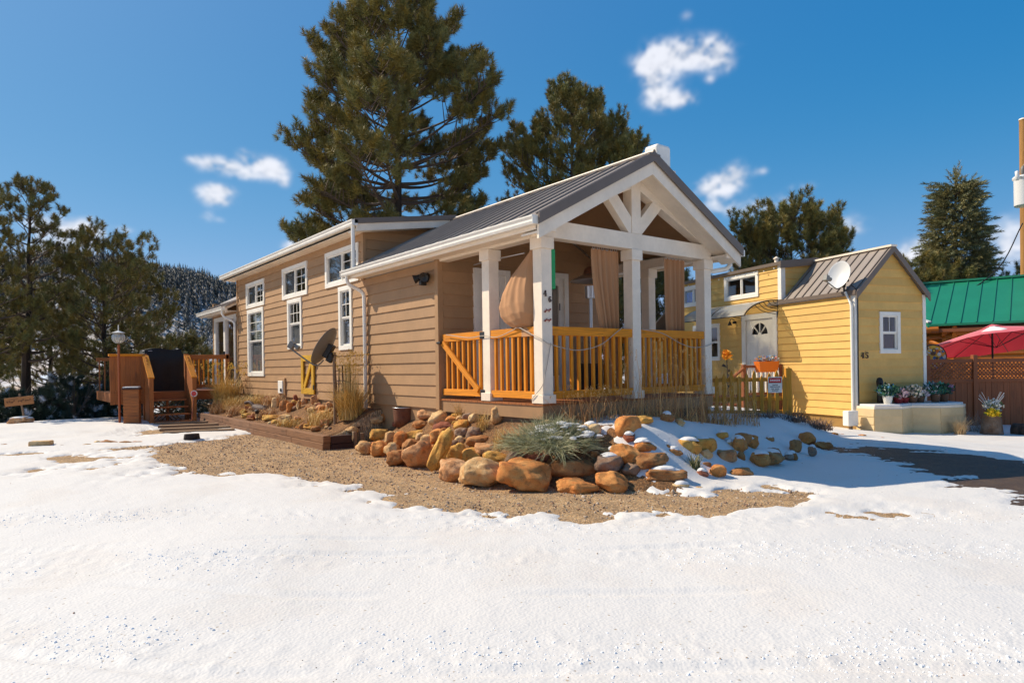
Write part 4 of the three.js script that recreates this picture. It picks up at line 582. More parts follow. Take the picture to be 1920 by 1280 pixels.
// ---------------------------------------------------------------- log cabin with green roof, fence, parasol, pole
{
  const t = thing('log_cabin', 'orange log cabin with green standing-seam metal roof behind the fence', 'log cabin', [19.55, -0.4, -2.1], -1.334);
  // local: front wall along +x from the corner; a prow gable runs back to its tip on the left
  const L = 6, D = 5.4, EH = 3.0, RH = 4.4, lr = 0.115, PX = -3.5, e = D / 2 + 0.5;
  const log = (a, b, i) => { const g = new THREE.CylinderGeometry(lr * 1.06, lr * 1.06, a.distanceTo(b), 12); const q = new THREE.Quaternion().setFromUnitVectors(V(0, 1, 0), b.clone().sub(a).normalize()); const m = uvm(g, 'y'); m.applyQuaternion(q).translate((a.x + b.x) / 2, (a.y + b.y) / 2, (a.z + b.z) / 2); part('log', m, mLog[i % 3], t); };
  const tip = (y) => V(PX, y, -D / 2);
  for (let i = 0; i < 13; i++) { const y = 0.12 + i * 0.21; log(V(-0.25, y, 0), V(L, y, 0), i); log(V(0.12, y + 0.1, 0.16), tip(y + 0.1), i + 1); log(V(0, y + 0.1, -D), tip(y + 0.1), i + 2); }
  for (let i = 13; i < 20; i++) { const y = 0.22 + i * 0.21, k = clamp((y - EH) / (RH - EH)); if (k < 0.9) log(V(PX * k, y, -k * D / 2), tip(y), i); }
  part('wall_core', bx(0.05, L, 0, EH, -D, -0.05), M.dark_soffit, t);
  { const w = sub('gable_window', t), o = V(-0.14, 0, 0.1), P = (k, y) => V(PX * k, y, -k * D / 2).add(o); const g = new THREE.BufferGeometry().setFromPoints([P(0.2, 2.95), P(0.85, 2.95), P(0.85, 3.95), P(0.2, 2.95), P(0.85, 3.95), P(0.2, 3.12)]); g.computeVertexNormals(); part('pane', g, M.black, w); part('frame', bar(P(0.1, 3.05), P(0.9, 4.1), 0.08, 0.12), M.log_a, w); part('frame', bar(P(0.1, 2.9), P(0.9, 2.9), 0.09, 0.1), M.log_c, w); }
  const rY = (z) => RH - Math.abs(z + D / 2) / (D / 2) * (RH - EH), xl = (z) => mix(PX - 0.55, -0.55, Math.abs(z + D / 2) / e);
  for (const s of [-1, 1]) { part('roof_sheet', box8((sx, sy, sz) => { const z = -D / 2 + s * (sz > 0 ? e : 0); return [sx > 0 ? L + 0.5 : xl(z), rY(z) + 0.12 + (sy > 0 ? 0.07 : 0), z]; }, 'x'), M.green_metal, t);
    part('rake_board', box8((sx, sy, sz) => { const z = -D / 2 + s * (sz > 0 ? e : 0); return [xl(z) - 0.002 - (sx > 0 ? 0 : 0.05), rY(z) + 0.2 - (sy > 0 ? 0 : 0.2), z]; }, 'z'), M.green_metal, t);
    for (let i = 0; i <= 24; i++) { const x = -3.9 + i * 0.42, k = clamp((x - (PX - 0.5)) / 3.5, 0.001, 1), z1 = -D / 2 + s * e * (x < -0.55 ? k : 1); part('roof_seam', bar(V(x, rY(z1) + 0.2, z1), V(x, RH + 0.2, -D / 2), 0.025, 0.04, V(0, 0.85, s * 0.5)), M.green_metal, t); } }
  part('ridge_cap', bx(PX - 0.56, L + 0.5, RH + 0.17, RH + 0.24, -D / 2 - 0.14, -D / 2 + 0.14), M.green_metal, t);
  { const P = (k) => { const z = mix(e - D / 2, -D / 2, k); return V(xl(z) + 0.07, rY(z) + 0.23, z); }; part('snow_strip', bar(P(0.02), P(0.72), 0.13, 0.05), M.snow_plain, t); }
  part('purlin_end', uvm(new THREE.CylinderGeometry(0.11, 0.11, 0.5, 12).rotateZ(Math.PI / 2).translate(-0.55, 2.78, 0.4)), M.log_b, t);
  part('eave_fascia', bx(-0.5, L + 0.4, 2.66, 2.78, 0.42, 0.46), M.fence_b, t);
}
{ // lattice-topped fence
  const A = V(11.84, 0, -0.02), dir = V(0.788, 0, 0.616), t = thing('lattice_fence', 'tall dark brown board fence with lattice top beside the yellow house', 'fence', [A.x, -0.45, A.z], -YAW);
  const L = 4.2, top = 1.78; const posts = [0.02, 1.12, 2.5, 3.9];
  for (const x of posts) part('post', rb(x - 0.05, x + 0.05, 0, top + 0.12, -0.06, 0.05, 0.008, 'y'), mFen[0], t);
  part('top_rail', rb(-0.05, L, top - 0.06, top + 0.03, -0.03, 0.03, 0.005), mFen[1], t); part('middle_rail', rb(-0.05, L, top - 0.52, top - 0.44, -0.032, 0.032, 0.005), mFen[2], t);
  let i = 0; for (let x = -0.05; x < L - 0.05; x += 0.142) part('board', rb(x, x + 0.138, 0.02, top - 0.52, -0.012 + (i % 3) * 0.003, 0.01 + (i % 3) * 0.003, 0.004, 'y'), mFen[(i++ * 5) % 3], t);
  const y0 = top - 0.44, y1 = top - 0.06, h = y1 - y0; for (let x = -0.05 - h; x < L; x += 0.088) { for (const s of [1, -1]) { let a = V(s > 0 ? x : x + h, y0, s * 0.004), b = V(s > 0 ? x + h : x, y1, s * 0.004); if (Math.max(a.x, b.x) < 0.05 || Math.min(a.x, b.x) > L - 0.05) continue; const lo = -0.05, hi = L; const cl = (p, q) => { if (p.x < lo) p.lerp(q, (lo - p.x) / (q.x - p.x)); if (p.x > hi) p.lerp(q, (hi - p.x) / (q.x - p.x)); }; cl(a, b); cl(b, a); part('lattice_strip', bar(a, b, 0.006, 0.03, V(0, 0, 1).cross(b.clone().sub(a)).normalize()), mFen[1], t); } }
}
{ // red patio umbrella
  const t = thing('patio_umbrella', 'open red patio umbrella with dusting of snow behind the lattice fence', 'umbrella', [14.49, -0.4, 0.52], -YAW), N = 8, R = 1.62, y0 = 2.12, y1 = 2.56, tl = (q) => q.translate(0, -y1, 0).rotateX(-0.2).rotateZ(0.03).translate(0, y1, 0);
  part('pole', cyl(0, 0, y1 + 0.02, 0, 0.022), M.iron, t);
  const P = [], I = [], K = 8; for (let k = 0; k <= K; k++) for (let j = 0; j <= N * 4; j++) { const a = j / (N * 4) * 6.2832, f = k / K, sc = Math.abs(((j / 4) % 1) - 0.5) * 2, rr = R * f * (0.955 + 0.045 * sc * sc), y = mix(y1, y0, f ** 1.15) + 0.06 * f * (sc * sc - 1) * -0.4 - 0.09 * f * f * (1 - sc) * 0.5; P.push(Math.cos(a) * rr, y, Math.sin(a) * rr); }
  for (let k = 0; k < K; k++) for (let j = 0; j < N * 4; j++) { const a = k * (N * 4 + 1) + j, b = a + N * 4 + 1; I.push(a, a + 1, b, b, a + 1, b + 1); }
  const g = new THREE.BufferGeometry(); g.setAttribute('position', new THREE.Float32BufferAttribute(P, 3)); g.setIndex(I); g.computeVertexNormals(); g.setAttribute('uv', new THREE.Float32BufferAttribute(new Float32Array(P.length / 3 * 2), 2)); part('canopy', tl(g), M.red_cloth, t);
  part('top_vent', tl(new THREE.ConeGeometry(0.26, 0.1, 8, 1, true).translate(0, y1 + 0.02, 0)), M.red_cloth, t);
  for (let j = 0; j < N; j++) { const a = j / N * 6.2832; part('rib', tl(tube([[0, y1 - 0.03, 0], [Math.cos(a) * R * 0.5, mix(y1, y0, 0.5) - 0.02, Math.sin(a) * R * 0.5], [Math.cos(a) * R, y0 - 0.01, Math.sin(a) * R]], 0.008, 5)), M.iron, t); part('strut', tl(tube([[0, y0 - 0.1, 0], [Math.cos(a) * R * 0.45, mix(y1, y0, 0.47) - 0.03, Math.sin(a) * R * 0.45]], 0.007, 5, 2)), M.iron, t); }
  // a patch of snow lying on one gore
  const S = [], SI = [], q = 2.2; for (let k = 0; k <= 8; k++) for (let j = 0; j <= 6; j++) { const f = 0.12 + 0.62 * k / 8, a = q + (j / 6 - 0.5) * (0.42 + 0.12 * Math.sin(k * 2.1)), ed = Math.min(j, 6 - j, k, 8 - k); S.push(Math.cos(a) * R * f, mix(y1, y0, f ** 1.15) + (ed > 0 ? 0.022 : -0.02), Math.sin(a) * R * f); } for (let k = 0; k < 8; k++) for (let j = 0; j < 6; j++) { const a = k * 7 + j; SI.push(a, a + 1, a + 7, a + 7, a + 1, a + 8); } const sg = new THREE.BufferGeometry(); sg.setAttribute('position', new THREE.Float32BufferAttribute(S, 3)); sg.setIndex(SI); sg.computeVertexNormals(); sg.setAttribute('uv', new THREE.Float32BufferAttribute(new Float32Array(S.length / 3 * 2), 2)); part('snow_patch', tl(sg), M.snow_plain, t);
}
{ const t = thing('garden_disc', 'round painted disc ornament leaning behind the lattice fence', 'ornament', [13.0, 1.42, -0.3], -YAW - 0.2); const cv = document.createElement('canvas'); cv.width = cv.height = 128; const x = cv.getContext('2d'), r = rng(4); x.fillStyle = '#e9a13a'; x.fillRect(0, 0, 128, 128); for (let i = 0; i < 120; i++) { x.fillStyle = ['#f4efe0', '#3b6f9c', '#e07a20', '#c9d6d2', '#6b4a2a', '#f0c040'][Math.floor(r() * 6)]; x.beginPath(); x.arc(r() * 128, r() * 128, 3 + r() * 9, 0, 7); x.fill(); } const tx = new THREE.CanvasTexture(cv); tx.colorSpace = THREE.SRGBColorSpace; part('disc', new THREE.CylinderGeometry(0.3, 0.3, 0.03, 28).rotateX(Math.PI / 2), mat('disc_print', [0.9, 0.9, 0.9], 0.6, { map: tx }), t); part('rim', new THREE.TorusGeometry(0.3, 0.02, 6, 28), M.iron, t); part('stake', cyl(0, -1.9, 0.0, -0.03, 0.015), M.iron, t); }
{ const t = thing('cut_log', 'short cut log lying on snow in front of the lattice fence', 'log', [11.25, -0.26, 2.05], -YAW + 0.5); part('bark', uvm(new THREE.CylinderGeometry(0.14, 0.15, 0.5, 20, 1, true).rotateX(Math.PI / 2).translate(0, 0.12, 0), 'z'), M.bark, t); for (const s of [-1, 1]) part('cut_end', uvm(new THREE.CircleGeometry(s > 0 ? 0.15 : 0.14, 20).rotateY(s > 0 ? 0 : Math.PI).translate(0, 0.12, s * 0.25)), M.old_c, t); }
{ // utility pole
  const t = thing('utility_pole', 'wooden utility pole carrying a pale grey transformer can', 'utility pole', [23.98, -1, -1.2]), g = cyl(0, 0, 10.95, 0, 0.17, 0.13, 20);
  part('pole', uvm(g, 'y'), mat('pole_wood', [0.5, 0.24, 0.06], 0.85, { map: rep(tGrain, 0.3, 1.5), bumpMap: rep(tGrainB, 0.3, 1.5), bumpScale: 0.006 }), t); part('cap', cyl(0, 10.95, 11.0, 0, 0.15, 0.13, 16), M.white, t);
  const c = sub('transformer', t), cx = -0.5, cz = 0.12; c.position.y = -0.85; part('can', new THREE.LatheGeometry([[0, 7.05], [0.28, 7.05], [0.3, 7.1], [0.3, 8.0], [0.34, 8.02], [0.34, 8.08], [0.3, 8.12], [0, 8.18]].map((p) => new THREE.Vector2(...p)), 28).translate(cx, 1.55, cz), M.dish_white, c); part('bushing', new THREE.LatheGeometry([[0.05, 0], [0.05, 0.1], [0.09, 0.12], [0.05, 0.16], [0.09, 0.19], [0.05, 0.23], [0.08, 0.26], [0.03, 0.36], [0, 0.38]].map((p) => new THREE.Vector2(...p)), 12).translate(cx - 0.1, 9.65, cz), M.dish_grey, c); part('arrester', tube([[cx - 0.3, 9.6, cz], [cx - 0.6, 9.5, cz], [cx - 0.72, 9.48, cz]], 0.02), M.iron, c); part('arrester_body', new THREE.LatheGeometry([[0, 0], [0.06, 0], [0.075, 0.14], [0.06, 0.16], [0.07, 0.3], [0, 0.34]].map((p) => new THREE.Vector2(...p)), 12).translate(cx - 0.75, 9.4, cz), M.dish_white, c);
  for (const [dx, dy, w] of [[-0.12, 9.22, 0.1], [0.08, 9.25, 0.16], [0.06, 8.98, 0.14]]) part('stencil_mark', bx(-w / 2, w / 2, -0.03, 0.03, 0, 0.004).rotateY(-dx * 2 + -0.6).translate(cx + Math.sin(-0.6 - dx * -1.2) * 0.304, dy, cz + Math.cos(-0.6 - dx * -1.2) * 0.304), M.black, c);
  part('wire', tube([[0, 10.4, 0.16], [-0.2, 9.7, 0.25], [-0.6, 9.15, 0.12]], 0.008, 5), M.wire, t);
  const w = single('service_cable', tube([[23.72, 6.2, -1.2], [22.6, 4.6, -1.6], [21.4, 3.6, -2.4], [20.6, 3.2, -3.2]], 0.022, 6), M.iron, 'dark service cable running down from the utility pole', 'cable');
}
// ---------------------------------------------------------------- rear deck and what stands on it
{
  const t = thing('wooden_deck', 'reddish wooden deck with stairs and railings at the rear of brown house', 'deck', [0, 0, 0]);
  const DK = 0.8, z0 = -13.35, z1 = -16.2, x0 = -3.05, x1 = -0.1; let i = 0;
  for (let z = z1; z < z0 - 0.05; z += 0.143) part('deck_plank', bx(x0, x1, DK - 0.03, DK, z, z + 0.137, 'x'), mDeck[i++ % 3], t);
  part('rim_board', bx(x0, x1, DK - 0.24, DK - 0.031, z0 - 0.04, z0), M.deck_b, t); part('rim_board', bx(x0, x0 + 0.04, DK - 0.24, DK - 0.031, z1, z0 - 0.04, 'z'), M.deck_b, t);
  // railing from the stair to the house, facing the drive
  const rl = sub('railing', t); part('top_rail', rb(-1.28, -0.16, 1.66, 1.78, z0 - 0.04, z0, 0.005), M.deck_a, rl); part('bottom_rail', rb(-1.28, -0.16, 0.88, 0.96, z0 - 0.04, z0, 0.005), M.deck_a, rl); for (let k = 0; k < 9; k++) part('baluster', rb(-1.2 + k * 0.12, -1.165 + k * 0.12, 0.95, 1.67, z0 - 0.035, z0 - 0.005, 0.003), mCed[k % 3], rl); part('post', rb(-0.24, -0.15, 0.4, 1.8, z0 - 0.09, z0, 0.005), M.deck_c, rl);
  // rear railing
  const rr = sub('railing', t); part('top_rail', rb(x0, x1, 1.66, 1.76, z1, z1 + 0.04, 0.005), M.deck_a, rr); for (let k = 0; k < 22; k++) part('baluster', rb(x0 + 0.06 + k * 0.13, x0 + 0.095 + k * 0.13, 0.8, 1.67, z1, z1 + 0.035, 0.003), mDeck[k % 3], rr);
  // stairs
  const sx0 = -2.2, sx1 = -1.32; for (let k = 0; k < 4; k++) { const y = 0.6 - k * 0.18, z = z0 + 0.08 + k * 0.2; part('stair_tread', rb(sx0, sx1, y - 0.04, y, z - 0.08, z + 0.2, 0.006), mDeck[k % 3], t); }
  part('stair_riser_beam', rb(sx0, sx1, 0.56, 0.79, z0 + 0.001, z0 + 0.03, 0.005), M.deck_a, t); part('stair_centre', rb(-1.8, -1.74, 0, 0.56, z0 + 0.1, z0 + 0.18, 0.005), M.deck_b, t);
  // lattice under the deck
  for (let x = sx0 - 0.6; x < sx1; x += 0.11) for (const s of [1, -1]) { const a = V(s > 0 ? x : x + 0.55, 0, z0 - 0.02 - 0.008 * s), b = V(s > 0 ? x + 0.55 : x, 0.55, z0 - 0.02 - 0.008 * s); if (Math.min(a.x, b.x) < sx0 - 0.05 || Math.max(a.x, b.x) > sx1 + 0.05) continue; part('lattice_strip', bar(a, b, 0.006, 0.03, V(0, 0, 1).cross(b.clone().sub(a)).normalize()), M.old_b, t); }
  // boarded stair sides with sloping caps
  for (const [xa, nm] of [[sx0 - 0.06, 'l'], [sx1 + 0.06, 'r']]) { const w = sub('stair_side', t); for (let k = 0; k < 8; k++) { const z = z0 - 0.02 + k * 0.105, top = 1.72 - Math.max(0, k - 1.2) * 0.095; part('board', rb(xa - 0.012, xa + 0.012, k > 5 ? 0 : 0.06, top, z, z + 0.1, 0.003, 'y'), mDeck[(k * 2) % 3], w); } part('cap_rail', bar(V(xa, 1.75, z0 + 0.05), V(xa, 1.17, z0 + 0.86), 0.14, 0.04), M.cedar_b, w); part('newel', rb(xa - 0.05, xa + 0.05, 0, 1.16, z0 + 0.76, z0 + 0.86, 0.006), M.deck_c, w); part('post', rb(xa - 0.05, xa + 0.05, 0, 1.8, z0 - 0.08, z0 + 0.02, 0.006), M.deck_a, w); }
  // left screen of boards
  const ls = sub('screen', t); for (let k = 0; k < 7; k++) part('board', rb(x0 + k * 0.115, x0 + 0.11 + k * 0.115, 0.5, 1.74, z0 - 0.03, z0 - 0.006, 0.003, 'y'), mDeck[(k * 2 + 1) % 3], ls); part('cap', rb(x0 - 0.03, sx0 - 0.1, 1.74, 1.8, z0 - 0.08, z0 + 0.05, 0.005), M.cedar_b, ls);
}
{ const t = thing('storage_bin', 'brown ridged storage bin with snowy lid left of deck stairs', 'bin', [-2.68, 0, -12.55], -0.3); const g = new THREE.BoxGeometry(0.34, 0.9, 0.34, 6, 40, 6), p = g.attributes.position; for (let i = 0; i < p.count; i++) { const k = 1 + 0.035 * Math.sin(p.getY(i) * 80 + Math.sin(p.getX(i) * 20)); p.setX(i, p.getX(i) * k); p.setZ(i, p.getZ(i) * k); } g.computeVertexNormals(); part('body', uvm(g.translate(0, 0.45, 0)), M.deck_b, t); part('lid', rb(-0.2, 0.2, 0.9, 0.94, -0.2, 0.2, 0.01), M.rust_dark, t); part('snow_layer', rb(-0.18, 0.17, 0.94, 0.97, -0.18, 0.18, 0.014), M.snow_plain, t); }
{ // covered grill
  const t = thing('covered_grill', 'barbecue grill under a black cover standing on the wooden deck', 'grill', [-1.72, 0.8, -14.3], 0.2); const g = new THREE.BoxGeometry(1.12, 1.12, 0.62, 14, 14, 8), p = g.attributes.position; for (let i = 0; i < p.count; i++) { let x = p.getX(i), y = p.getY(i) + 0.56, z = p.getZ(i); const u = ss(0.72, 1.12, y); x *= 1 - 0.16 * u * u; z *= 1 - 0.5 * u * u; y += 0.05 * u * (1 - Math.abs(x)) - 0.02 * Math.sin(x * 9) * u; const f = 0.02 * Math.sin(x * 14 + z * 9) * (1 - y / 1.3); x += f * Math.sign(x) * 0.6 + 0.02 * (n3(x * 5, y * 5, z * 5) - 0.5); z += f + 0.05 * (n3(x * 4 + 9, y * 3, z * 4) - 0.5); p.setXYZ(i, x, y, z); } g.computeVertexNormals(); part('cover', g, M.black_cloth, t); for (const s of [-1, 1]) part('caster', new THREE.TorusGeometry(0.04, 0.02, 6, 12).translate(s * 0.4, 0.03, 0.2), M.black, t); part('snow_patch', new THREE.SphereGeometry(0.16, 14, 8).scale(1.1, 0.12, 0.5).translate(-0.34, 1.1, 0.1), M.snow_plain, t); }
{ const t = thing('lamp_post', 'globe lantern on a thin rusty pole at the corner of deck', 'lamp', [-2.9, 0, -12.98]); part('pole', cyl(0, 0, 2.02, 0, 0.028), M.copper, t); part('globe', new THREE.SphereGeometry(0.13, 18, 12).translate(0, 2.2, 0), mat('lamp_glass', [0.7, 0.7, 0.66], 0.25, { transmission: 0.6, thickness: 0 }), t); for (let i = 0; i < 6; i++) part('cage_wire', new THREE.TorusGeometry(0.145, 0.007, 5, 26).rotateY(i * Math.PI / 6).translate(0, 2.2, 0), M.steel, t); part('bulb', cyl(0, 2.08, 2.22, 0, 0.035, 0.03), M.white_pure, t); part('cap', new THREE.ConeGeometry(0.16, 0.06, 18).translate(0, 2.35, 0), M.dish_white, t); part('finial', cyl(0, 2.36, 2.52, 0, 0.015, 0.01), M.white_pure, t); }
{ const t = thing('wooden_sign', 'leaning hand-lettered wooden plank sign on a stake by the forest', 'sign', [-4.79, -0.05, -15.35], -YAW + 0.1); part('stake', bar(V(0.06, 0, 0), V(-0.08, 0.86, 0), 0.05, 0.03), M.old_c, t); const b = sub('board', t); part('plank', rb(-0.36, 0.36, 0.56, 0.78, 0.025, 0.05, 0.01).rotateZ(0.1), mat('sign_wood', [0.5, 0.2, 0.06], 0.8, { map: rep(tGrain, 0.6, 3) }), b); const r = rng(3); for (let i = 0; i < 11; i++) if (i !== 4) part('letter_mark', tube([[-0.3 + i * 0.056, 0.62 + r() * 0.06, 0.052], [-0.29 + i * 0.056 + r() * 0.02, 0.68 + r() * 0.04, 0.052], [-0.27 + i * 0.056, 0.63 + r() * 0.06, 0.052]], 0.006, 4, 5).rotateZ(0.1), M.rust_dark, b); }
{ const t = thing('driveway_marker', 'round red reflector with white rim on a thin stake by stairs', 'marker', [-1.3, 0, -12.5], -YAW); part('stake', bar(V(-0.05, -0.02, 0), V(0.03, 0.72, 0), 0.02, 0.015), mat('marker_stake', [0.6, 0.2, 0.12], 0.6), t); part('rim', new THREE.CylinderGeometry(0.085, 0.085, 0.02, 22).rotateX(Math.PI / 2).translate(0.035, 0.75, 0), M.white_pure, t); part('reflector', new THREE.CylinderGeometry(0.062, 0.062, 0.012, 22).rotateX(Math.PI / 2).translate(0.035, 0.75, 0.015), M.red_plastic, t); }
// flat timber walk by the stairs
[[-2.6, -9.2, -1.3, -8.75, 0.2, 0], [-2.5, -10.1, -1.1, -9.6, 0.22, 1], [-2.35, -11.1, -1.15, -10.6, 0.2, 2], [-2.3, -12.0, -1.15, -11.6, 0.22, 1]].forEach(([xa, za, xb, zb, w, k], i) => single('walk_plank', bar(V(xa, 0.045, za), V(xb, 0.05, zb), w, 0.06, V(0, 1, 0), 0.01), mOld[k], ['long pale plank lying along the gravel edge of the walk', 'weathered plank second from gravel in the walk', 'weathered plank third from gravel in the walk', 'weathered plank nearest the deck stairs'][i], 'plank', 'planks of the walk to the stairs'));
{ const t = single('stone_block', rb(-0.17, 0.17, 0, 0.13, -0.1, 0.1, 0.02).rotateY(-YAW + 0.3).translate(-4.74, 0, -8.2), M.rock_W, 'squared tan stone block lying on open snow', 'stone block'); }
single('wood_stump', uvm(new THREE.CylinderGeometry(0.11, 0.13, 0.15, 14).scale(1.2, 1, 0.9).translate(-2.42, 0.06, -7.5), 'y'), M.bark, 'dark short stump at the end of pale plank', 'stump');
// ---------------------------------------------------------------- planting bed: timbers and things against the wall
{ const t = thing('bed_edging', 'long weathered landscape timbers edging the planting bed along brown house', 'edging', [0, 0, 0]); const Zs = [-12.6, -10.2, -8.1, -5.9, -4.15]; for (let i = 0; i < 4; i++) { part('timber', rb(-1.17, -1.04, 0.115, 0.24, Zs[i], Zs[i + 1] - 0.004, 0.012, 'z'), mat('timber_' + i, [0.27 + i * 0.02, 0.13 + i * 0.008, 0.065], 0.9, { map: rep(tGrain, 0.5, 2), bumpMap: rep(tGrainB, 0.5, 2), bumpScale: 0.006 }), t); part('timber', rb(-1.18, -1.045, -0.05, 0.113, Zs[i] + 0.3, Zs[i + 1] + (i < 3 ? 0.3 : -0.01), 0.012, 'z'), M['timber_' + i], t); } part('end_timber', rb(-1.03, -0.66, 0.09, 0.225, -4.3, -4.17, 0.012), M.rust_dark, t); part('end_timber', rb(-1.03, -0.62, -0.05, 0.088, -4.31, -4.18, 0.012), M.rust_dark, t); part('stake', rb(-0.62, -0.55, -0.03, 0.27, -4.28, -4.2, 0.01), M.old_c, t); part('stake', rb(-0.5, -0.43, -0.03, 0.24, -4.25, -4.18, 0.01), M.old_b, t); part('cross_timber', bar(V(-0.62, 0.28, -4.35), V(0.1, 0.33, -4.6), 0.12, 0.09, V(0, 1, 0), 0.012), M.rust_dark, t); }
{ const t = thing('metal_pail', 'rusty metal pail standing among the rocks by house corner', 'pail', [0.0, 0.36, -3.55]); part('body', uvm(new THREE.LatheGeometry([[0, 0.01], [0.17, 0], [0.19, 0.12], [0.2, 0.3], [0.212, 0.31], [0.205, 0.318], [0.19, 0.31], [0.17, 0.03], [0, 0.03]].map((p) => new THREE.Vector2(...p)), 28).scale(0.95, 1, 0.95), 'y'), M.rust, t); part('rim', new THREE.TorusGeometry(0.198, 0.008, 6, 28).rotateX(Math.PI / 2).translate(0, 0.315, 0), M.steel, t); }
{ // decorative half-door frame
  const t = thing('barn_door_decoration', 'bright yellow wooden barn-door frame with diagonal brace on brown wall', 'wall decoration', [-0.03, 0.8, -7.73], 0), m = [M.cedar_b, M.cedar_a], Wf = LEFT, P = (g, nm) => part(nm, g.applyMatrix4(LEFT), mat('sign_yellow', [0.78, 0.42, 0.02], 0.5, { map: rep(tGrain, 0.8, 2) }), t);
  P(rb(-0.36, -0.24, 0, 0.84, 0, 0.035, 0.004), 'stile'); P(rb(0.24, 0.36, 0, 0.84, 0, 0.035, 0.004), 'stile'); P(rb(-0.24, 0.24, 0, 0.13, 0.001, 0.034, 0.004), 'crosspiece'); P(rb(-0.24, 0.24, 0.71, 0.84, 0.001, 0.034, 0.004), 'crosspiece'); P(bar(V(-0.2, 0.14, 0.016), V(0.22, 0.7, 0.016), 0.028, 0.1, V(-0.8, 0.6, 0)), 'brace'); part('hinge', rb(-0.045, -0.034, 0.1, 0.2, 0.34, 0.4, 0.003), M.black, t); part('hinge', rb(-0.045, -0.034, 0.62, 0.72, 0.34, 0.4, 0.003), M.black, t); }
{ // rustic twig trellis
  const t = thing('twig_trellis', 'brown twig trellis leaning under the grey satellite dish', 'trellis', [-0.42, 0.4, -5.1]), r = rng(31); for (let i = 0; i < 5; i++) { const z = -0.3 + i * 0.15; part('upright', tube([[-0.02 + r() * 0.03, 0, z * 0.75], [r() * 0.03, 0.5, z + (r() - 0.5) * 0.04], [r() * 0.02, 1.0 - (i % 2) * 0.06, z * 1.05]], 0.014, 6), M.rust_dark, t); } for (let i = 0; i < 5; i++) { const y = 0.14 + i * 0.19; part('crosspiece', tube([[0.02, y, -0.3], [0.03, y + (r() - 0.5) * 0.06, 0], [0.02, y + (r() - 0.5) * 0.05, 0.31]], 0.011, 6), M.rust_dark, t); } }
{ const t = thing('solar_light', 'low black solar path light beside the bed timber', 'path light', [-0.95, 0.18, -12.1]); part('stake', cyl(0, 0, 0.22, 0, 0.012), M.black, t); part('head', new THREE.LatheGeometry([[0, 0.2], [0.05, 0.2], [0.06, 0.28], [0.1, 0.3], [0, 0.34]].map((p) => new THREE.Vector2(...p)), 14), M.black, t); }
{ const t = thing('solar_light', 'black solar path light standing in dry grass near white wall box', 'path light', [-0.86, 0.2, -8.6]); part('stake', cyl(0, 0, 0.2, 0, 0.01), M.black, t); part('head', new THREE.LatheGeometry([[0, 0.18], [0.04, 0.18], [0.05, 0.24], [0.07, 0.25], [0, 0.28]].map((p) => new THREE.Vector2(...p)), 14), M.black, t); }
{ const t = thing('log_bird', 'dark carved driftwood bird lying in the planting bed', 'ornament', [-0.5, 0.42, -9.5], 0.3); const g = new THREE.SphereGeometry(0.2, 18, 12), p = g.attributes.position; for (let i = 0; i < p.count; i++) { const z = p.getZ(i); p.setXYZ(i, p.getX(i) * 0.6, p.getY(i) * 0.55 + Math.max(0, -z) * 0.3, z * 1.6); } g.computeVertexNormals(); part('body', uvm(g), M.rust_dark, t); part('tail', box8((sx, sy, sz) => [sx * 0.06, 0.02 + sy * 0.02 - (sz > 0 ? 0.06 : 0), 0.45 + sz * 0.25]), M.rust_dark, t); part('neck', tube([[0, 0.06, -0.25], [0, 0.16, -0.42], [0, 0.14, -0.6]], 0.04, 8), M.rust_dark, t); }
// ---------------------------------------------------------------- on the porch
{ const t = thing('patio_heater', 'tall mushroom patio heater standing on the porch', 'patio heater', [2.44, 0.86, -1.6]); part('base', cyl(0, 0, 0.5, 0, 0.2, 0.19, 24), M.iron, t); part('pole', cyl(0, 0.5, 1.62, 0, 0.03), M.steel, t); part('burner', cyl(0, 1.58, 1.78, 0, 0.09, 0.1), M.steel, t); part('reflector', new THREE.LatheGeometry([[0.0, 2.0], [0.1, 1.99], [0.3, 1.9], [0.34, 1.86], [0.3, 1.875], [0.1, 1.96], [0.0, 1.97]].map((p) => new THREE.Vector2(...p)), 30), M.steel, t); part('top_cap', new THREE.LatheGeometry([[0.12, 1.98], [0.1, 2.06], [0.06, 2.1], [0, 2.11]].map((p) => new THREE.Vector2(...p)), 18), M.rust, t); }
function curtain(name, label, x0, x1, yT, xb0, xb1, yB, z, seed) {
  const P = [], U = [], I = [], N = 90, K = 26, r = rng(seed), ph = [r() * 6, r() * 6, r() * 6];
  for (let k = 0; k <= K; k++) for (let j = 0; j <= N; j++) { const f = k / K, u = j / N, e = ss(0, 1, f), a = mix(x0, xb0, e), b = mix(x1, xb1, e), w = b - a; const fold = Math.sin(u * 34 + ph[0] + Math.sin(f * 2 + u * 3) * 0.7) * 0.6 + Math.sin(u * 59 + ph[1]) * 0.3; P.push(a + w * (u + 0.012 * Math.sin(u * 34 + 1 + ph[2])), mix(yT, yB, f), z + fold * 0.035 * (0.7 + 0.5 * Math.sin(f * 3))); U.push(u * 2, f); }
  for (let k = 0; k < K; k++) for (let j = 0; j < N; j++) { const a = k * (N + 1) + j; I.push(a, a + N + 1, a + 1, a + 1, a + N + 1, a + N + 2); }
  const g = new THREE.BufferGeometry(); g.setAttribute('position', new THREE.Float32BufferAttribute(P, 3)); g.setAttribute('uv', new THREE.Float32BufferAttribute(U, 2)); g.setIndex(I); g.computeVertexNormals();
  const t = thing(name, label, 'curtain', [0, 0, 0], 0, 'porch curtains'); part('cloth', g, M.curtain, t); for (let i = 0; i < 6; i++) part('ring', new THREE.TorusGeometry(0.022, 0.004, 5, 12).translate(mix(x0, x1, (i + 0.5) / 6), yT + 0.015, z), M.steel, t); return t;
}
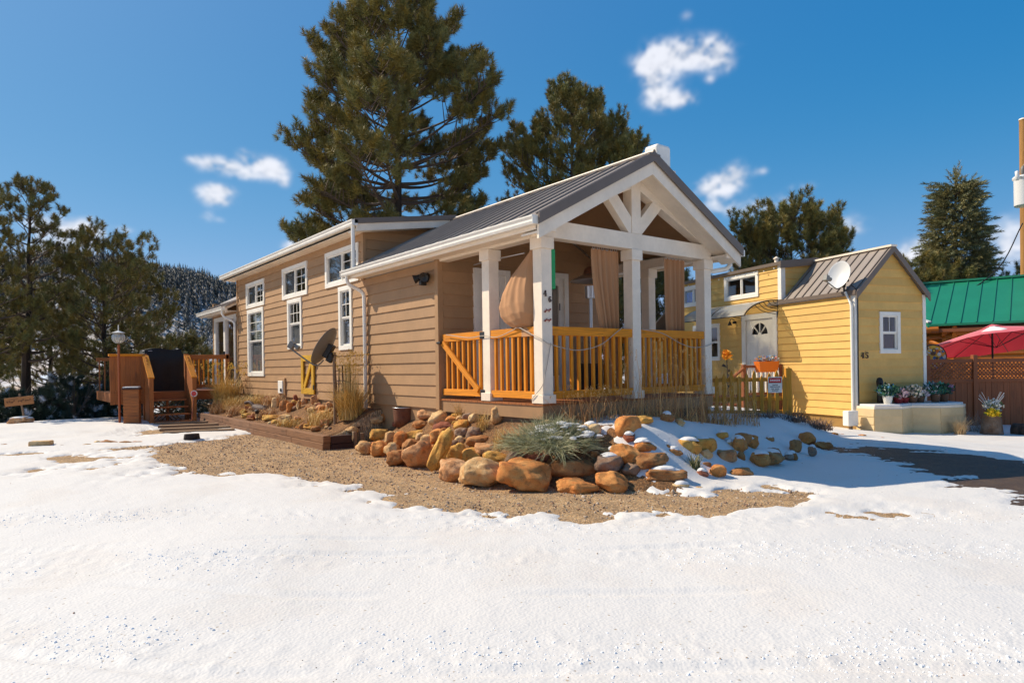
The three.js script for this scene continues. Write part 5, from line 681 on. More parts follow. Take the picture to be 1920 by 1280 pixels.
curtain('porch_curtain', 'tan porch curtain sweeping aside to the middle post', 1.08, 1.6, 2.93, 1.36, 1.62, 0.95, -0.2, 1);
curtain('porch_curtain', 'gathered tan porch curtain hanging beside the far corner post', 2.62, 3.1, 2.93, 2.68, 3.08, 0.95, -0.2, 6);
{ // left curtain, tied up into a billow over the side rail
  const t = thing('porch_curtain', 'tan porch curtain tied into a billow over the side railing', 'curtain', [0, 0, 0], 0, 'porch curtains'), P = [], U = [], I = [], N = 80;
  const R = [[2.92, -0.2, 0.015, 0.02], [2.78, -0.26, 0.05, 0.05], [2.62, -0.36, 0.16, 0.1], [2.5, -0.43, 0.25, 0.14], [2.3, -0.5, 0.31, 0.18], [2.12, -0.53, 0.36, 0.2], [2.0, -0.52, 0.34, 0.19], [1.92, -0.5, 0.27, 0.16], [1.86, -0.47, 0.2, 0.12], [1.83, -0.44, 0.1, 0.07], [1.80, -0.42, 0.05, 0.04]];
  const C = (f) => { const q = f * (R.length - 1), i = Math.min(R.length - 2, Math.floor(q)), s = q - i; return R[i].map((v, k) => mix(v, R[i + 1][k], s * s * (3 - 2 * s) * 0.4 + s * 0.6)); }, K = 60;
  for (let k = 0; k <= K; k++) { const f = k / K, [y, z, hz, hx] = C(f); for (let j = 0; j <= N; j++) { const a = j / N * 6.2832, cr = (q) => 1 - 2 * Math.abs(Math.sin(q)) ** 0.6, fold = 1 + 0.1 * cr(a * 3.5 + f * 2.4 + 0.5 * Math.sin(f * 5)) * (0.35 + 0.65 * f) + 0.08 * Math.sin(a * 4 - f * 5 + 1) + 0.045 * cr(a * 6.5 + f * 5 + Math.sin(a * 2)) + 0.03 * Math.sin(a * 9 + f * 21); P.push(0.09 + Math.cos(a) * hx * fold - 0.02, y + 0.02 * Math.sin(a * 3), z + Math.sin(a) * hz * (0.9 + 0.1 * fold)); U.push(j / N * 2, f); } }
  for (let k = 0; k < K; k++) for (let j = 0; j < N; j++) { const a = k * (N + 1) + j; I.push(a, a + N + 1, a + 1, a + 1, a + N + 1, a + N + 2); }
  const g = new THREE.BufferGeometry(); g.setAttribute('position', new THREE.Float32BufferAttribute(P, 3)); g.setAttribute('uv', new THREE.Float32BufferAttribute(U, 2)); g.setIndex(I); g.computeVertexNormals(); part('cloth', g, M.curtain, t);
  part('tail', box8((sx, sy, sz) => [0.02 + sx * 0.004 + (sy < 0 ? -0.02 : 0), 1.77 + sy * 0.06, -0.38 + sz * (sy > 0 ? 0.05 : 0.11) + (sy < 0 ? 0.08 : 0)]), M.curtain, t); part('tie', new THREE.TorusGeometry(0.06, 0.012, 6, 18).rotateX(Math.PI / 2).translate(0.07, 1.815, -0.43), M.iron, t); }
single('curtain_rod', tube([[0.3, 2.86, -1.9], [0.2, 2.84, -1.2], [0.14, 2.82, -0.5]], 0.01, 6), M.steel, 'thin curtain rod under the left eave of porch', 'rod');
{ const t = thing('porch_lantern', 'dark wall lantern beside the glazed porch door', 'lantern', [1.5, 2.55, -2.36]); part('bracket', tube([[0, 0.12, 0], [0, 0.18, 0.08], [0, 0.1, 0.12]], 0.012), M.iron, t); part('body', new THREE.LatheGeometry([[0, -0.12], [0.05, -0.12], [0.08, 0.06], [0.1, 0.07], [0.03, 0.13], [0, 0.14]].map((p) => new THREE.Vector2(...p)), 6).translate(0, 0, 0.12), M.iron, t); }
{ const t = thing('green_panel', 'narrow bright green panel fixed to back edge of numbered post', 'sign', [0.2, 2.3, -0.055], 0); part('plate', rb(-0.02, 0.065, 0, 0.52, -0.04, 0.03, 0.02, 'y'), M.green_plastic, t); part('bracket', bx(-0.032, -0.018, 0.2, 0.24, -0.02, 0.02), M.steel, t); }
[[2.02, 'upper', 0.1], [1.9, 'lower', -0.05]].forEach(([y, w, a]) => { const t = thing('lizard_ornament', `small rusty metal lizard ornament, ${w} of two below number 46`, 'ornament', [0.09, y, 0.006]); part('body', tube([[-0.055, -0.012, 0], [-0.02, 0.006, 0.003], [0.02, 0.002, 0.003], [0.055, 0.016, 0]], 0.008, 6, 12).rotateZ(a), mat('lizard_' + w, [0.33, 0.06, 0.03], 0.6), t); for (const s of [-1, 1]) part('leg', tube([[s * 0.028 - 0.012, -0.022, 0], [s * 0.028, 0.002, 0.003], [s * 0.028 + 0.014, 0.026, 0]], 0.004, 5, 6).rotateZ(a), M['lizard_' + w], t); });
single('string_cable', [tube([[-0.02, 1.82, -2.2], [-0.02, 1.75, -1.6], [-0.02, 1.76, -1.25], [0.0, 1.73, -0.95], [-0.01, 1.8, -0.6], [-0.02, 1.83, -0.45], [-0.03, 1.74, -0.2], [-0.012, 1.66, 0.0], [0.1, 1.6, 0.03], [0.5, 1.53, 0.02], [0.8, 1.55, 0.02], [1.05, 1.62, 0.02], [1.3, 1.76, 0.01], [1.45, 1.84, 0.0]], 0.006, 5, 90), tube([[1.86, 1.83, 0.0], [2.3, 1.78, 0.0], [2.7, 1.64, 0.01], [3.0, 1.58, 0.015], [3.3, 1.6, 0.02], [3.55, 1.66, 0.02]], 0.006, 5, 40), tube([[0.13, 1.62, 0.012], [0.05, 1.3, 0.012], [-0.01, 1.1, 0.01], [-0.03, 0.98, -0.1], [-0.03, 0.9, -0.2]], 0.005, 5, 30)], M.wire, 'thin pale light cable drooping along the porch railing', 'cable');
// ---------------------------------------------------------------- boulders: [x, y, z, width, height, tone, shape]
const ROCKS = [[-0.86,-0.0,-3.31,0.23,0.18,"W"],[-0.83,-0.0,-2.85,0.22,0.22,"O"],[-0.25,0.1,-3.98,0.3,0.2,"Y"],[-0.44,0.11,-3.24,0.17,0.19,"W"],[-0.76,0.01,-2.58,0.18,0.2,"W"],[-0.52,0.1,-2.73,0.19,0.24,"O"],[-0.58,0.09,-2.34,0.21,0.18,"B"],[-0.34,0.23,-2.64,0.29,0.13,"Y"],[-0.4,0.22,-2.35,0.12,0.13,"W"],[-0.48,0.19,-2.0,0.17,0.16,"W"],[-0.95,-0.0,-1.45,0.35,0.31,"P","slab"],[-0.43,0.25,-1.75,0.23,0.2,"O"],[-0.96,-0.0,-0.9,0.17,0.51,"Y","tilt"],[-0.6,0.13,-1.69,0.11,0.11,"O"],[-0.6,0.07,-1.01,0.26,0.23,"Y"],[-0.62,0.1,-0.66,0.24,0.18,"Y"],[-0.7,0.15,-0.07,0.25,0.16,"Y"],[-1.18,-0.0,-0.24,0.3,0.24,"P"],[-1.13,-0.0,0.28,0.46,0.28,"W","big"],[-0.91,-0.0,0.76,0.47,0.3,"O","block"],[-0.48,0.22,-0.56,0.27,0.13,"P"],[-0.33,0.26,-0.94,0.26,0.14,"B"],[-0.28,0.37,-1.41,0.18,0.11,"G"],[-0.25,0.35,-1.17,0.19,0.15,"G"],[-0.41,0.26,-1.28,0.11,0.12,"W"],[-0.7,0.17,0.33,0.2,0.18,"G"],[-0.53,0.23,0.51,0.26,0.14,"D"],[-0.53,0.18,0.71,0.07,0.1,"B"],[-0.13,0.42,-2.26,0.25,0.23,"W"],[0.06,0.49,-2.93,0.26,0.16,"P"],[-0.19,0.44,-1.55,0.2,0.14,"Y"],[-0.04,0.52,-1.47,0.14,0.14,"W"],[0.01,0.52,-1.0,0.14,0.23,"W","up"],[-0.06,0.49,-2.02,0.16,0.11,"O"],[0.17,0.57,-0.93,0.15,0.11,"O"],[0.06,0.55,-2.0,0.23,0.09,"Y"],[-0.11,0.37,-4.35,0.21,0.11,"W"],[0.0,0.41,-4.33,0.1,0.11,"O"],[0.13,0.36,-4.36,0.17,0.12,"Y"],[-0.58,0.24,-4.35,0.19,0.09,"W"],[0.14,0.58,-0.63,0.12,0.07,"W"],[-0.19,0.41,-2.02,0.31,0.11,"D"],[-1.04,-0.0,-1.83,0.26,0.21,"B"],[-0.42,0.08,0.98,0.49,0.2,"B","long"],[-0.66,-0.0,1.27,0.35,0.14,"O"],[-0.37,-0.0,1.5,0.28,0.2,"O"],[-0.17,0.13,1.26,0.24,0.17,"G"],[0.04,0.21,1.32,0.25,0.19,"O"],[0.28,0.31,1.38,0.18,0.13,"O"],[0.2,0.17,1.54,0.37,0.15,"B"],[-0.05,0.1,1.47,0.15,0.12,"G"],[0.17,0.07,1.76,0.34,0.11,"B"],[0.99,0.24,1.42,0.22,0.16,"Y"],[1.3,0.2,1.43,0.22,0.18,"Y"],[1.55,0.1,1.53,0.22,0.13,"P"],[0.96,0.01,1.84,0.17,0.13,"O"],[0.72,0.04,1.82,0.1,0.08,"D"],[0.33,0.47,1.09,0.24,0.21,"O"],[0.61,0.32,1.4,0.12,0.07,"O"],[0.65,0.24,1.49,0.16,0.09,"B"],[0.15,0.01,1.97,0.14,0.05,"W"],[0.32,-0.0,2.08,0.07,0.03,"W"],[-0.17,0.32,0.87,0.17,0.1,"D"],[-0.02,0.3,1.17,0.08,0.06,"B"],[-0.15,0.27,1.04,0.07,0.07,"B"],[0.96,0.1,1.64,0.18,0.06,"B"],[2.09,0.01,1.67,0.18,0.16,"O"],[2.38,0.01,1.66,0.23,0.15,"B"],[2.09,0.14,1.38,0.16,0.19,"O"],[2.53,0.16,1.27,0.16,0.12,"O"],[2.01,0.22,1.3,0.08,0.07,"W"],[1.88,0.09,1.54,0.08,0.1,"B"],[3.41,0.04,1.4,0.15,0.15,"B"],[4.35,0.05,1.08,0.18,0.16,"O"],[4.4,0.0,1.31,0.21,0.1,"B"],[2.95,0.0,1.62,0.09,0.09,"B"],[3.49,-0.0,1.61,0.09,0.12,"G"],[1.35,-0.0,1.89,0.21,0.08,"B"],[2.81,0.21,1.14,0.1,0.09,"O"],[3.24,0.18,1.12,0.1,0.06,"B"],[6.02,0.02,0.66,0.13,0.1,"O"],[6.7,-0.04,0.81,0.16,0.09,"O"],[6.52,-0.04,1.23,0.13,0.08,"O"],[7.73,-0.06,-0.37,0.21,0.06,"O"],[6.74,-0.03,0.46,0.08,0.06,"O"],[-0.37,0.44,-8.88,0.16,0.27,"W"],[-0.38,0.43,-8.23,0.2,0.24,"B"],[-0.43,0.4,-7.78,0.13,0.23,"O"],[-0.1,0.58,-8.34,0.09,0.19,"D"],[-0.33,0.47,-7.53,0.09,0.21,"W"],[-0.15,0.56,-7.7,0.11,0.17,"P"],[-0.1,0.58,-7.24,0.13,0.2,"P"],[-0.35,0.45,-6.7,0.19,0.12,"W"],[-0.44,0.39,-5.98,0.17,0.15,"O"],[-0.52,0.35,-6.21,0.19,0.12,"W"],[-0.27,0.5,-6.45,0.18,0.12,"P"],[-0.7,0.24,-7.27,0.24,0.17,"W"],[-0.75,0.23,-5.58,0.37,0.11,"Y"],[-0.77,0.22,-9.63,0.23,0.12,"Y"],[-0.69,0.25,-8.98,0.16,0.11,"W"],[-0.72,0.24,-8.06,0.36,0.13,"Y"],[-0.12,0.37,-4.35,0.17,0.1,"P"],[-0.59,0.25,-4.34,0.17,0.07,"W"],[-0.21,0.54,-9.7,0.09,0.14,"B"],[-0.2,0.54,-6.22,0.12,0.16,"P"],[-4.47,-0.0,-8.01,0.14,0.05,"G"],[-4.27,-0.0,-7.98,0.2,0.04,"B"],[-4.1,-0.0,-7.83,0.19,0.05,"W"],[-3.89,-0.0,-8.11,0.15,0.07,"W"],[-3.71,-0.0,-7.94,0.31,0.07,"B"],[-3.49,-0.0,-7.71,0.22,0.06,"B"],[-3.29,-0.0,-7.65,0.22,0.05,"O"],[-5.25,-0.0,-8.88,0.12,0.06,"B"],[-4.87,-0.0,-15.19,0.57,0.22,"P"],[-0.75,0.05,-1.9,0.1,0.06,"P"],[-0.71,0.26,-5.13,0.07,0.06,"W"],[-0.78,0.24,-8.73,0.12,0.1,"W"],[-0.42,0.3,-1.42,0.09,0.08,"B"],[-0.94,0.2,-8.84,0.13,0.09,"B"],[-0.17,0.38,-2.76,0.18,0.11,"B"],[-0.31,0.4,-0.41,0.11,0.08,"D"],[1.26,0.35,1.3,0.09,0.06,"Y"],[1.36,0.51,1.03,0.09,0.09,"W"],[-1.01,0.02,-0.01,0.19,0.18,"G"],[-0.69,0.28,-9.41,0.11,0.07,"P"],[-0.5,0.19,-0.79,0.12,0.09,"W"],[-0.84,0.21,-7.48,0.13,0.1,"Y"],[-0.14,0.49,-1.81,0.08,0.06,"Y"],[0.23,0.43,1.21,0.12,0.08,"D"],[-0.65,0.3,-6.76,0.13,0.11,"P"],[2.86,0.01,1.62,0.09,0.08,"G"],[-0.85,0.21,-5.88,0.13,0.12,"B"],[-0.07,0.56,0.48,0.08,0.05,"B"],[-0.68,0.28,-8.52,0.08,0.07,"B"],[0.71,0.57,1.0,0.17,0.11,"Y"],[-0.72,0.26,-4.95,0.07,0.05,"G"],[-0.53,0.37,-5.3,0.09,0.09,"B"],[-0.79,0.23,-5.36,0.1,0.08,"W"],[-0.88,0.21,-5.22,0.15,0.1,"B"],[-0.68,0.28,-5.21,0.1,0.08,"B"],[-0.12,0.58,-7.06,0.09,0.06,"W"],[-0.88,0.21,-8.96,0.14,0.12,"D"],[-0.32,0.5,-6.33,0.12,0.11,"O"],[-0.51,0.38,-10.11,0.08,0.08,"W"],[-0.2,0.55,-8.14,0.13,0.11,"Y"],[-0.49,0.39,-10.49,0.14,0.11,"D"],[-0.15,0.57,-4.95,0.07,0.06,"Y"],[-0.68,0.28,-8.29,0.12,0.07,"P"],[-0.65,0.29,-5.32,0.15,0.13,"P"],[-0.35,0.48,-5.42,0.11,0.07,"W"],[-0.34,0.48,-9.0,0.12,0.1,"D"],[-0.06,0.6,-9.57,0.13,0.08,"O"],[-0.33,0.49,-4.92,0.07,0.07,"G"],[2.61,0.05,1.52,0.16,0.12,"B"],[-0.5,0.38,-10.26,0.09,0.08,"P"],[-0.17,0.56,0.26,0.14,0.11,"W"],[-0.2,0.56,-6.74,0.12,0.08,"D"],[-0.16,0.57,-10.04,0.15,0.13,"D"],[1.46,0.26,1.38,0.12,0.08,"G"],[-0.09,0.59,-5.84,0.09,0.08,"O"],[-0.94,0.2,-10.48,0.09,0.07,"P"],[-0.32,0.46,-0.04,0.09,0.05,"Y"],[-0.23,0.54,-8.63,0.14,0.09,"O"],[-0.67,0.28,-7.53,0.07,0.07,"G"],[-0.56,0.35,-7.61,0.1,0.06,"Y"],[-0.27,0.07,-4.23,0.11,0.07,"B"],[-0.29,0.51,-5.95,0.1,0.07,"B"],[-0.31,0.5,-8.02,0.13,0.12,"D"],[-0.33,0.49,-7.0,0.13,0.09,"B"],[0.03,0.43,-3.51,0.12,0.09,"D"],[-0.07,0.59,-10.32,0.13,0.1,"D"],[-0.38,0.37,-0.32,0.1,0.06,"G"],[-0.68,0.28,-10.24,0.14,0.12,"Y"],[-0.03,0.54,-1.84,0.1,0.08,"W"],[-0.9,0.2,-6.06,0.08,0.06,"O"],[-0.37,0.46,-5.53,0.14,0.12,"B"],[-0.22,0.55,-9.6,0.13,0.12,"Y"],[0.03,0.5,0.81,0.17,0.11,"W"],[-0.8,0.23,-6.14,0.1,0.06,"Y"],[1.17,0.18,1.54,0.12,0.1,"W"],[-0.34,0.48,-7.75,0.07,0.05,"Y"],[-0.0,0.56,-1.65,0.16,0.1,"G"],[-0.59,0.15,-1.84,0.11,0.07,"B"],[-0.53,0.2,-1.29,0.16,0.13,"G"],[2.46,0.05,1.54,0.09,0.09,"W"],[-0.03,0.33,-3.76,0.15,0.09,"D"],[-0.49,0.39,-8.87,0.1,0.07,"G"],[-0.35,0.48,-7.65,0.13,0.08,"G"],[-0.08,0.59,-7.85,0.13,0.11,"D"],[-0.44,0.41,0.14,0.19,0.13,"P"],[-0.14,0.49,0.61,0.1,0.08,"W"],[-0.91,0.2,-7.59,0.09,0.07,"W"],[-0.3,0.23,-3.32,0.09,0.08,"W"],[-0.6,0.02,-3.53,0.2,0.12,"D"],[-0.71,0.04,-2.41,0.11,0.08,"G"],[1.24,0.56,0.93,0.14,0.11,"B"],[2.01,0.32,1.19,0.13,0.08,"Y"],[2.37,0.22,1.25,0.18,0.14,"B"],[-0.9,0.2,-6.92,0.11,0.09,"B"]];
{
  const TN = { O: 'orange', Y: 'ochre', P: 'pinkish', B: 'brown', G: 'grey', W: 'pale tan', D: 'dark red' };
  const special = { slab: 'flat pale slab leaning at the foot of the rock wall', tilt: 'long ochre boulder leaning upright against the rock wall', big: 'largest pale tan boulder at the corner of the rock wall', block: 'large squarish orange boulder at the corner of rock wall', up: 'slim pale stone standing upright below the side railing', long: 'long brown boulder beside the squarish orange one' };
  ROCKS.forEach(([x, y, z, w, h, tone, sh], i) => {
    if (x + 1.09 * z > 0.5 && x < 4.8 && x > -0.3) { w *= 1.3; h *= 1.25; y += 0.03; } else if (x > -1.6 && x < 0.5 && z > -4.7) { w *= 1.2; h *= 1.18; } else if (x < 0.2 && z > -12) { w *= 1.15; h *= 1.1; }
    const r = rng(900 + i * 13), g = new THREE.IcosahedronGeometry(1, w > 0.2 ? 7 : 5), p = g.attributes.position, q = r() * 50, bl = sh === 'block' ? 0.62 : 0.25 + r() * 0.35;
    const dep = clamp(w > h ? Math.min(w, h * 1.6) * 0.95 : w, 0.06, 0.6) * (0.9 + r() * 0.3), cuts = []; for (let k = 0; k < 9; k++) cuts.push([V(r() - 0.5, r() - 0.5, r() - 0.5).normalize(), 0.7 + r() * 0.26]);
    const v = V(0, 0, 0);
    for (let k = 0; k < p.count; k++) {
      v.fromBufferAttribute(p, k); const m = Math.max(Math.abs(v.x), Math.abs(v.y), Math.abs(v.z)); v.multiplyScalar(mix(1, 0.86 / m, bl));
      for (const [n, d] of cuts) { const e = v.dot(n) - d; if (e > 0) v.addScaledVector(n, -e * 0.93); }
      const a = n3(v.x * 1.6 + q, v.y * 1.6, v.z * 1.6) - 0.5, b = n3(v.x * 4 + q, v.y * 4 + 7, v.z * 4) - 0.5, c = n3(v.x * 9 + q, v.y * 9, v.z * 9) - 0.5;
      v.multiplyScalar(1 + a * 0.34 + b * 0.14 + c * 0.08); if (v.y < -0.3) v.y = -0.3 + (v.y + 0.3) * 0.7;
      p.setXYZ(k, v.x * w * 0.52, v.y * h * 0.55, v.z * dep * 0.52);
    }
    if (sh === 'tilt') g.rotateZ(-0.42); else if (sh === 'slab') g.rotateX(-0.5); else g.rotateZ((r() - 0.5) * 0.25);
    const wet = x + 1.09 * z > 0.75 && x < 4.8 && y > 0.0, left = x < 0.2 && z < -5, walk = x < -3, far = x > 5;
    const label = sh ? special[sh] : walk ? (z < -14 ? 'pink boulder capped with snow at the foot of the plank sign' : TN[tone] + ' flat stone in the row crossing the open snow') : left ? TN[tone] + ' rock in the bed beneath the long brown wall' : far ? TN[tone] + ' rock on the snow bank before the yellow house' : wet ? TN[tone] + ' rock half buried in snow below the porch front' : z < -2.2 ? TN[tone] + ' rock near the pail and bed timbers' : TN[tone] + ' rock in the bare side of the rock wall';
    const t = thing('boulder', label, 'boulder', [x, y + h * 0.42, z], -YAW + (r() - 0.5) * 0.5, walk ? 'stones across the snow' : left ? 'rocks along the house wall' : far ? 'rocks by the yellow house' : wet ? 'snowy rocks below the porch' : 'rocks of the garden wall');
    g.computeVertexNormals(); const sm = g.index ? g : g; // smooth shading over coincident vertices
    { const N = g.attributes.normal, map = new Map(); for (let k = 0; k < p.count; k++) { const key = Math.round(p.getX(k) * 4e4) + ',' + Math.round(p.getY(k) * 4e4) + ',' + Math.round(p.getZ(k) * 4e4); let a = map.get(key); if (!a) map.set(key, a = { n: V(0, 0, 0), l: [] }); a.n.add(v.fromBufferAttribute(N, k)); a.l.push(k); } for (const a of map.values()) { a.n.normalize(); for (const k of a.l) N.setXYZ(k, a.n.x, a.n.y, a.n.z); } }
    part('stone', uvm(g), M['rock_' + tone], t);
    if ((wet && r() < 0.6) || (walk && z < -14)) { // cap of snow: the upper faces, lifted
      const c = new THREE.IcosahedronGeometry(1, 6), cp = c.attributes.position, s = 0.75 + r() * 0.35, ox = (r() - 0.5) * 0.3; for (let k = 0; k < cp.count; k++) { v.fromBufferAttribute(cp, k); const lump = 1 + 0.3 * (n3(v.x * 2 + q, v.y * 2, v.z * 2 + 4) - 0.5); cp.setXYZ(k, (v.x * lump * s + ox) * w * 0.42, h * 0.36 + Math.max(v.y, -0.2) * 0.035 + (1 - v.x * v.x) * h * 0.1, (v.z * lump * s - 0.2) * dep * 0.42); } c.computeVertexNormals(); part('snow_cap', uvm(c), M.snow_plain, t); }
  });
}
// ---------------------------------------------------------------- grasses, weeds, shrub
function blades(seed, n, spread, h0, h1, width, lean, colors, tip = 0, seg = 3, dirBias = null) {
  const r = rng(seed), P = [], C = [];
  for (let i = 0; i < n; i++) {
    const a = r() * 6.283, rad = spread * Math.sqrt(r()), bx_ = Math.cos(a) * rad, bz = Math.sin(a) * rad, h = mix(h0, h1, r()), la = r() * 6.283, l = lean * (0.3 + r()), c = colors[Math.floor(r() * colors.length)], wx = Math.cos(la + 1.57) * width, wz = Math.sin(la + 1.57) * width;
    let dx = Math.cos(la) * l * h, dz = Math.sin(la) * l * h; if (dirBias) { dx += dirBias[0] * h * r(); dz += dirBias[1] * h * r(); }
    const pt = (t) => [bx_ + dx * t * t, h * (t - 0.25 * l * t * t), bz + dz * t * t];
    for (let k = 0; k < seg; k++) { const t0 = k / seg, t1 = (k + 1) / seg, p = pt(t0), q = pt(t1), w0 = 1 - t0 * 0.8, w1 = 1 - t1 * 0.8; const A = [p[0] - wx * w0, p[1], p[2] - wz * w0], B = [p[0] + wx * w0, p[1], p[2] + wz * w0], D = [q[0] - wx * w1, q[1], q[2] - wz * w1], E = [q[0] + wx * w1, q[1], q[2] + wz * w1]; for (const v of [A, B, D, D, B, E]) { P.push(...v); C.push(...c); } }
    if (tip) { const q = pt(1); for (let k = 0; k < 7; k++) { const o = [(r() - 0.5) * tip, (r() - 0.5) * tip * 1.6, (r() - 0.5) * tip], s = tip * 0.5; for (const v of [[0, 0, 0], [s, s * 0.4, 0], [0, s, s * 0.6]]) { P.push(q[0] + o[0] + v[0], q[1] + o[1] + v[1], q[2] + o[2] + v[2]); C.push(...(r() > 0.3 ? colors[0].map((x) => Math.min(0.8, x * 1.5)) : c)); } } }
  }
  const g = new THREE.BufferGeometry(); g.setAttribute('position', new THREE.Float32BufferAttribute(P, 3)); g.setAttribute('color', new THREE.Float32BufferAttribute(C, 3)); g.computeVertexNormals(); return g;
}
const WEED = [[0.66, 0.33, 0.11], [0.52, 0.25, 0.08], [0.74, 0.43, 0.17], [0.38, 0.17, 0.06]], BROWN = [[0.32, 0.16, 0.07], [0.24, 0.12, 0.05], [0.42, 0.24, 0.11]], STRAW = [[0.62, 0.4, 0.1], [0.66, 0.46, 0.16], [0.5, 0.3, 0.07], [0.72, 0.5, 0.18]], DEAD = [[0.5, 0.27, 0.1], [0.58, 0.34, 0.14], [0.36, 0.18, 0.07], [0.64, 0.42, 0.2]];
function plant(name, label, cat, x, z, geos, group, dy = 0) { const t = thing(name, label, cat, [x, height(x, z) + dy, z], 0, group); for (const [n, g] of geos) { const o = part(n, g, M.petals, t); o.userData.kind = 'stuff'; } return t; }
plant('ornamental_grass', 'tall golden ornamental grass clump beside the downpipe', 'grass clump', -0.42, -4.75, [['blades', blades(1, 900, 0.2, 0.3, 0.75, 0.006, 0.7, STRAW)], ['seed_stalks', blades(2, 150, 0.16, 0.85, 1.25, 0.004, 0.16, STRAW, 0.03, 4)]]);
plant('ornamental_grass', 'arching straw grass clump in front of rear deck railing', 'grass clump', -0.5, -12.4, [['blades', blades(3, 700, 0.3, 0.4, 0.9, 0.008, 0.55, STRAW)], ['seed_stalks', blades(4, 60, 0.2, 0.9, 1.3, 0.006, 0.5, STRAW, 0.05, 4)]]);
[[-0.55, -11.4, 0.4], [-0.7, -10.6, 0.3], [-0.35, -10.2, 0.35], [-0.6, -8.6, 0.22], [-0.8, -6.6, 0.2], [-0.25, -9.3, 0.3], [-0.6, -5.5, 0.35], [-0.75, -11.9, 0.4]].forEach(([x, z, h], i) => plant('dry_plant', 'low tangle of dead stems in the bed along the brown wall', 'dry plant', x, z, [['stems', blades(20 + i, 420, 0.3, h * 0.4, h * 1.1, 0.005, 0.9, i % 2 ? DEAD : STRAW)]], 'dead plants along the wall'));
[[0.35, 0.25], [0.75, 0.4], [1.15, 0.35], [1.45, 0.5], [1.75, 0.42], [2.1, 0.55], [2.45, 0.4], [2.85, 0.5], [3.2, 0.35], [3.55, 0.45]].forEach(([x, z], i) => plant('dry_weed', 'brown dried flower stems standing in front of the porch railing', 'dry weed', x, z, [['stems', blades(40 + i, 26, 0.3, 0.35, (i < 2 ? 0.5 : 1.15), 0.0042, 0.3, WEED, 0.03, 4)], ['lower_stems', blades(60 + i, 90, 0.3, 0.08, 0.5, 0.005, 1.0, WEED)]], 'dried weeds below the porch'));
[[0.2, -0.55], [-0.15, -1.1], [0.02, -1.9], [-0.5, -0.25]].forEach(([x, z], i) => plant('grass_tuft', 'small yellow grass tuft among the rocks under side railing', 'grass tuft', x, z, [['blades', blades(80 + i, 130, 0.08, 0.1, 0.32, 0.004, 0.5, STRAW)]], 'grass tufts under the railing'));
plant('tumbleweed', 'pale dry tumbleweed on snow against the yellow planter', 'dry plant', ...yw(1.55, 0, 1.15).filter((_, i) => i !== 1), [['stems', blades(95, 320, 0.1, 0.2, 0.5, 0.004, 0.6, [[0.7, 0.5, 0.25], [0.6, 0.4, 0.2]])]]);
plant('dry_weed', 'grey dead twigs at the foot of the lattice fence', 'dry weed', 11.1, 1.15, [['stems', blades(96, 200, 0.3, 0.2, 0.6, 0.004, 0.7, [[0.2, 0.16, 0.13], [0.3, 0.25, 0.2]])]]);
[[5.2, 0.3], [5.7, 0.45], [6.3, 0.2], [4.6, 0.1]].forEach(([x, z], i) => plant('dry_weed', 'brown leaf litter and twigs heaped below the picket fence', 'dry weed', x, z, [['stems', blades(110 + i, 300, 0.28, 0.06, 0.24, 0.007, 1.1, [[0.2, 0.11, 0.07], [0.28, 0.17, 0.1], [0.14, 0.07, 0.05]])]], 'litter below the picket fence'));
{ // low evergreen mat with snow caught in it
  const x = -0.36, z = 0.56, t = thing('juniper_shrub', 'low grey-green juniper mound holding snow above the rock wall', 'shrub', [x, height(x, z) - 0.06, z]);
  const JG = [[0.3, 0.29, 0.13], [0.36, 0.34, 0.18], [0.2, 0.22, 0.1], [0.45, 0.4, 0.22]], gs = [], r = rng(70);
  for (let i = 0; i < 110; i++) { const a = r() * 6.283, q = Math.sqrt(r()), g = blades(200 + i, 44, 0.06, 0.1, 0.34, 0.0034, 0.7, JG, 0, 3, [Math.cos(a) * 0.8 * q, Math.sin(a) * 0.8 * q]); const k2 = r(); g.rotateZ(-Math.cos(a) * q * 0.9).rotateX(Math.sin(a) * q * 0.9); g.translate(Math.cos(a) * q * 0.42 * (1 - k2 * 0.4), 0.16 * (1 - q * q) * k2 + 0.04, Math.sin(a) * q * 0.5 * (1 - k2 * 0.4)); gs.push(g); }
  const o = part('foliage', mergeGeometries(gs), M.petals, t); o.userData.kind = 'stuff';
  const lumps = []; for (let i = 0; i < 90; i++) { const a = r() * 6.283, q = Math.sqrt(r()) * 0.45, g = new THREE.IcosahedronGeometry(0.012 + r() ** 2 * 0.04, 2), p = g.attributes.position; for (let k = 0; k < p.count; k++) { const f = 0.7 + 0.7 * n3(p.getX(k) * 40 + i, p.getY(k) * 40, p.getZ(k) * 40); p.setXYZ(k, p.getX(k) * f * 1.5, p.getY(k) * f * 0.5, p.getZ(k) * f * 1.5); } g.computeVertexNormals(); g.translate(Math.cos(a) * q + 0.14, 0.31 - q * q * 0.75 + (r() - 0.5) * 0.05, Math.sin(a) * q + 0.04); lumps.push(g); }
  const s = part('snow_clumps', lumps, M.snow_plain, t); s.userData.kind = 'stuff';
}
plant('small_evergreen', 'small green plant poking from snow between the porch rocks', 'plant', 0.72, 1.72, [['foliage', blades(99, 90, 0.06, 0.1, 0.26, 0.008, 0.5, [[0.06, 0.08, 0.02], [0.12, 0.13, 0.04], [0.5, 0.42, 0.2]])]]);
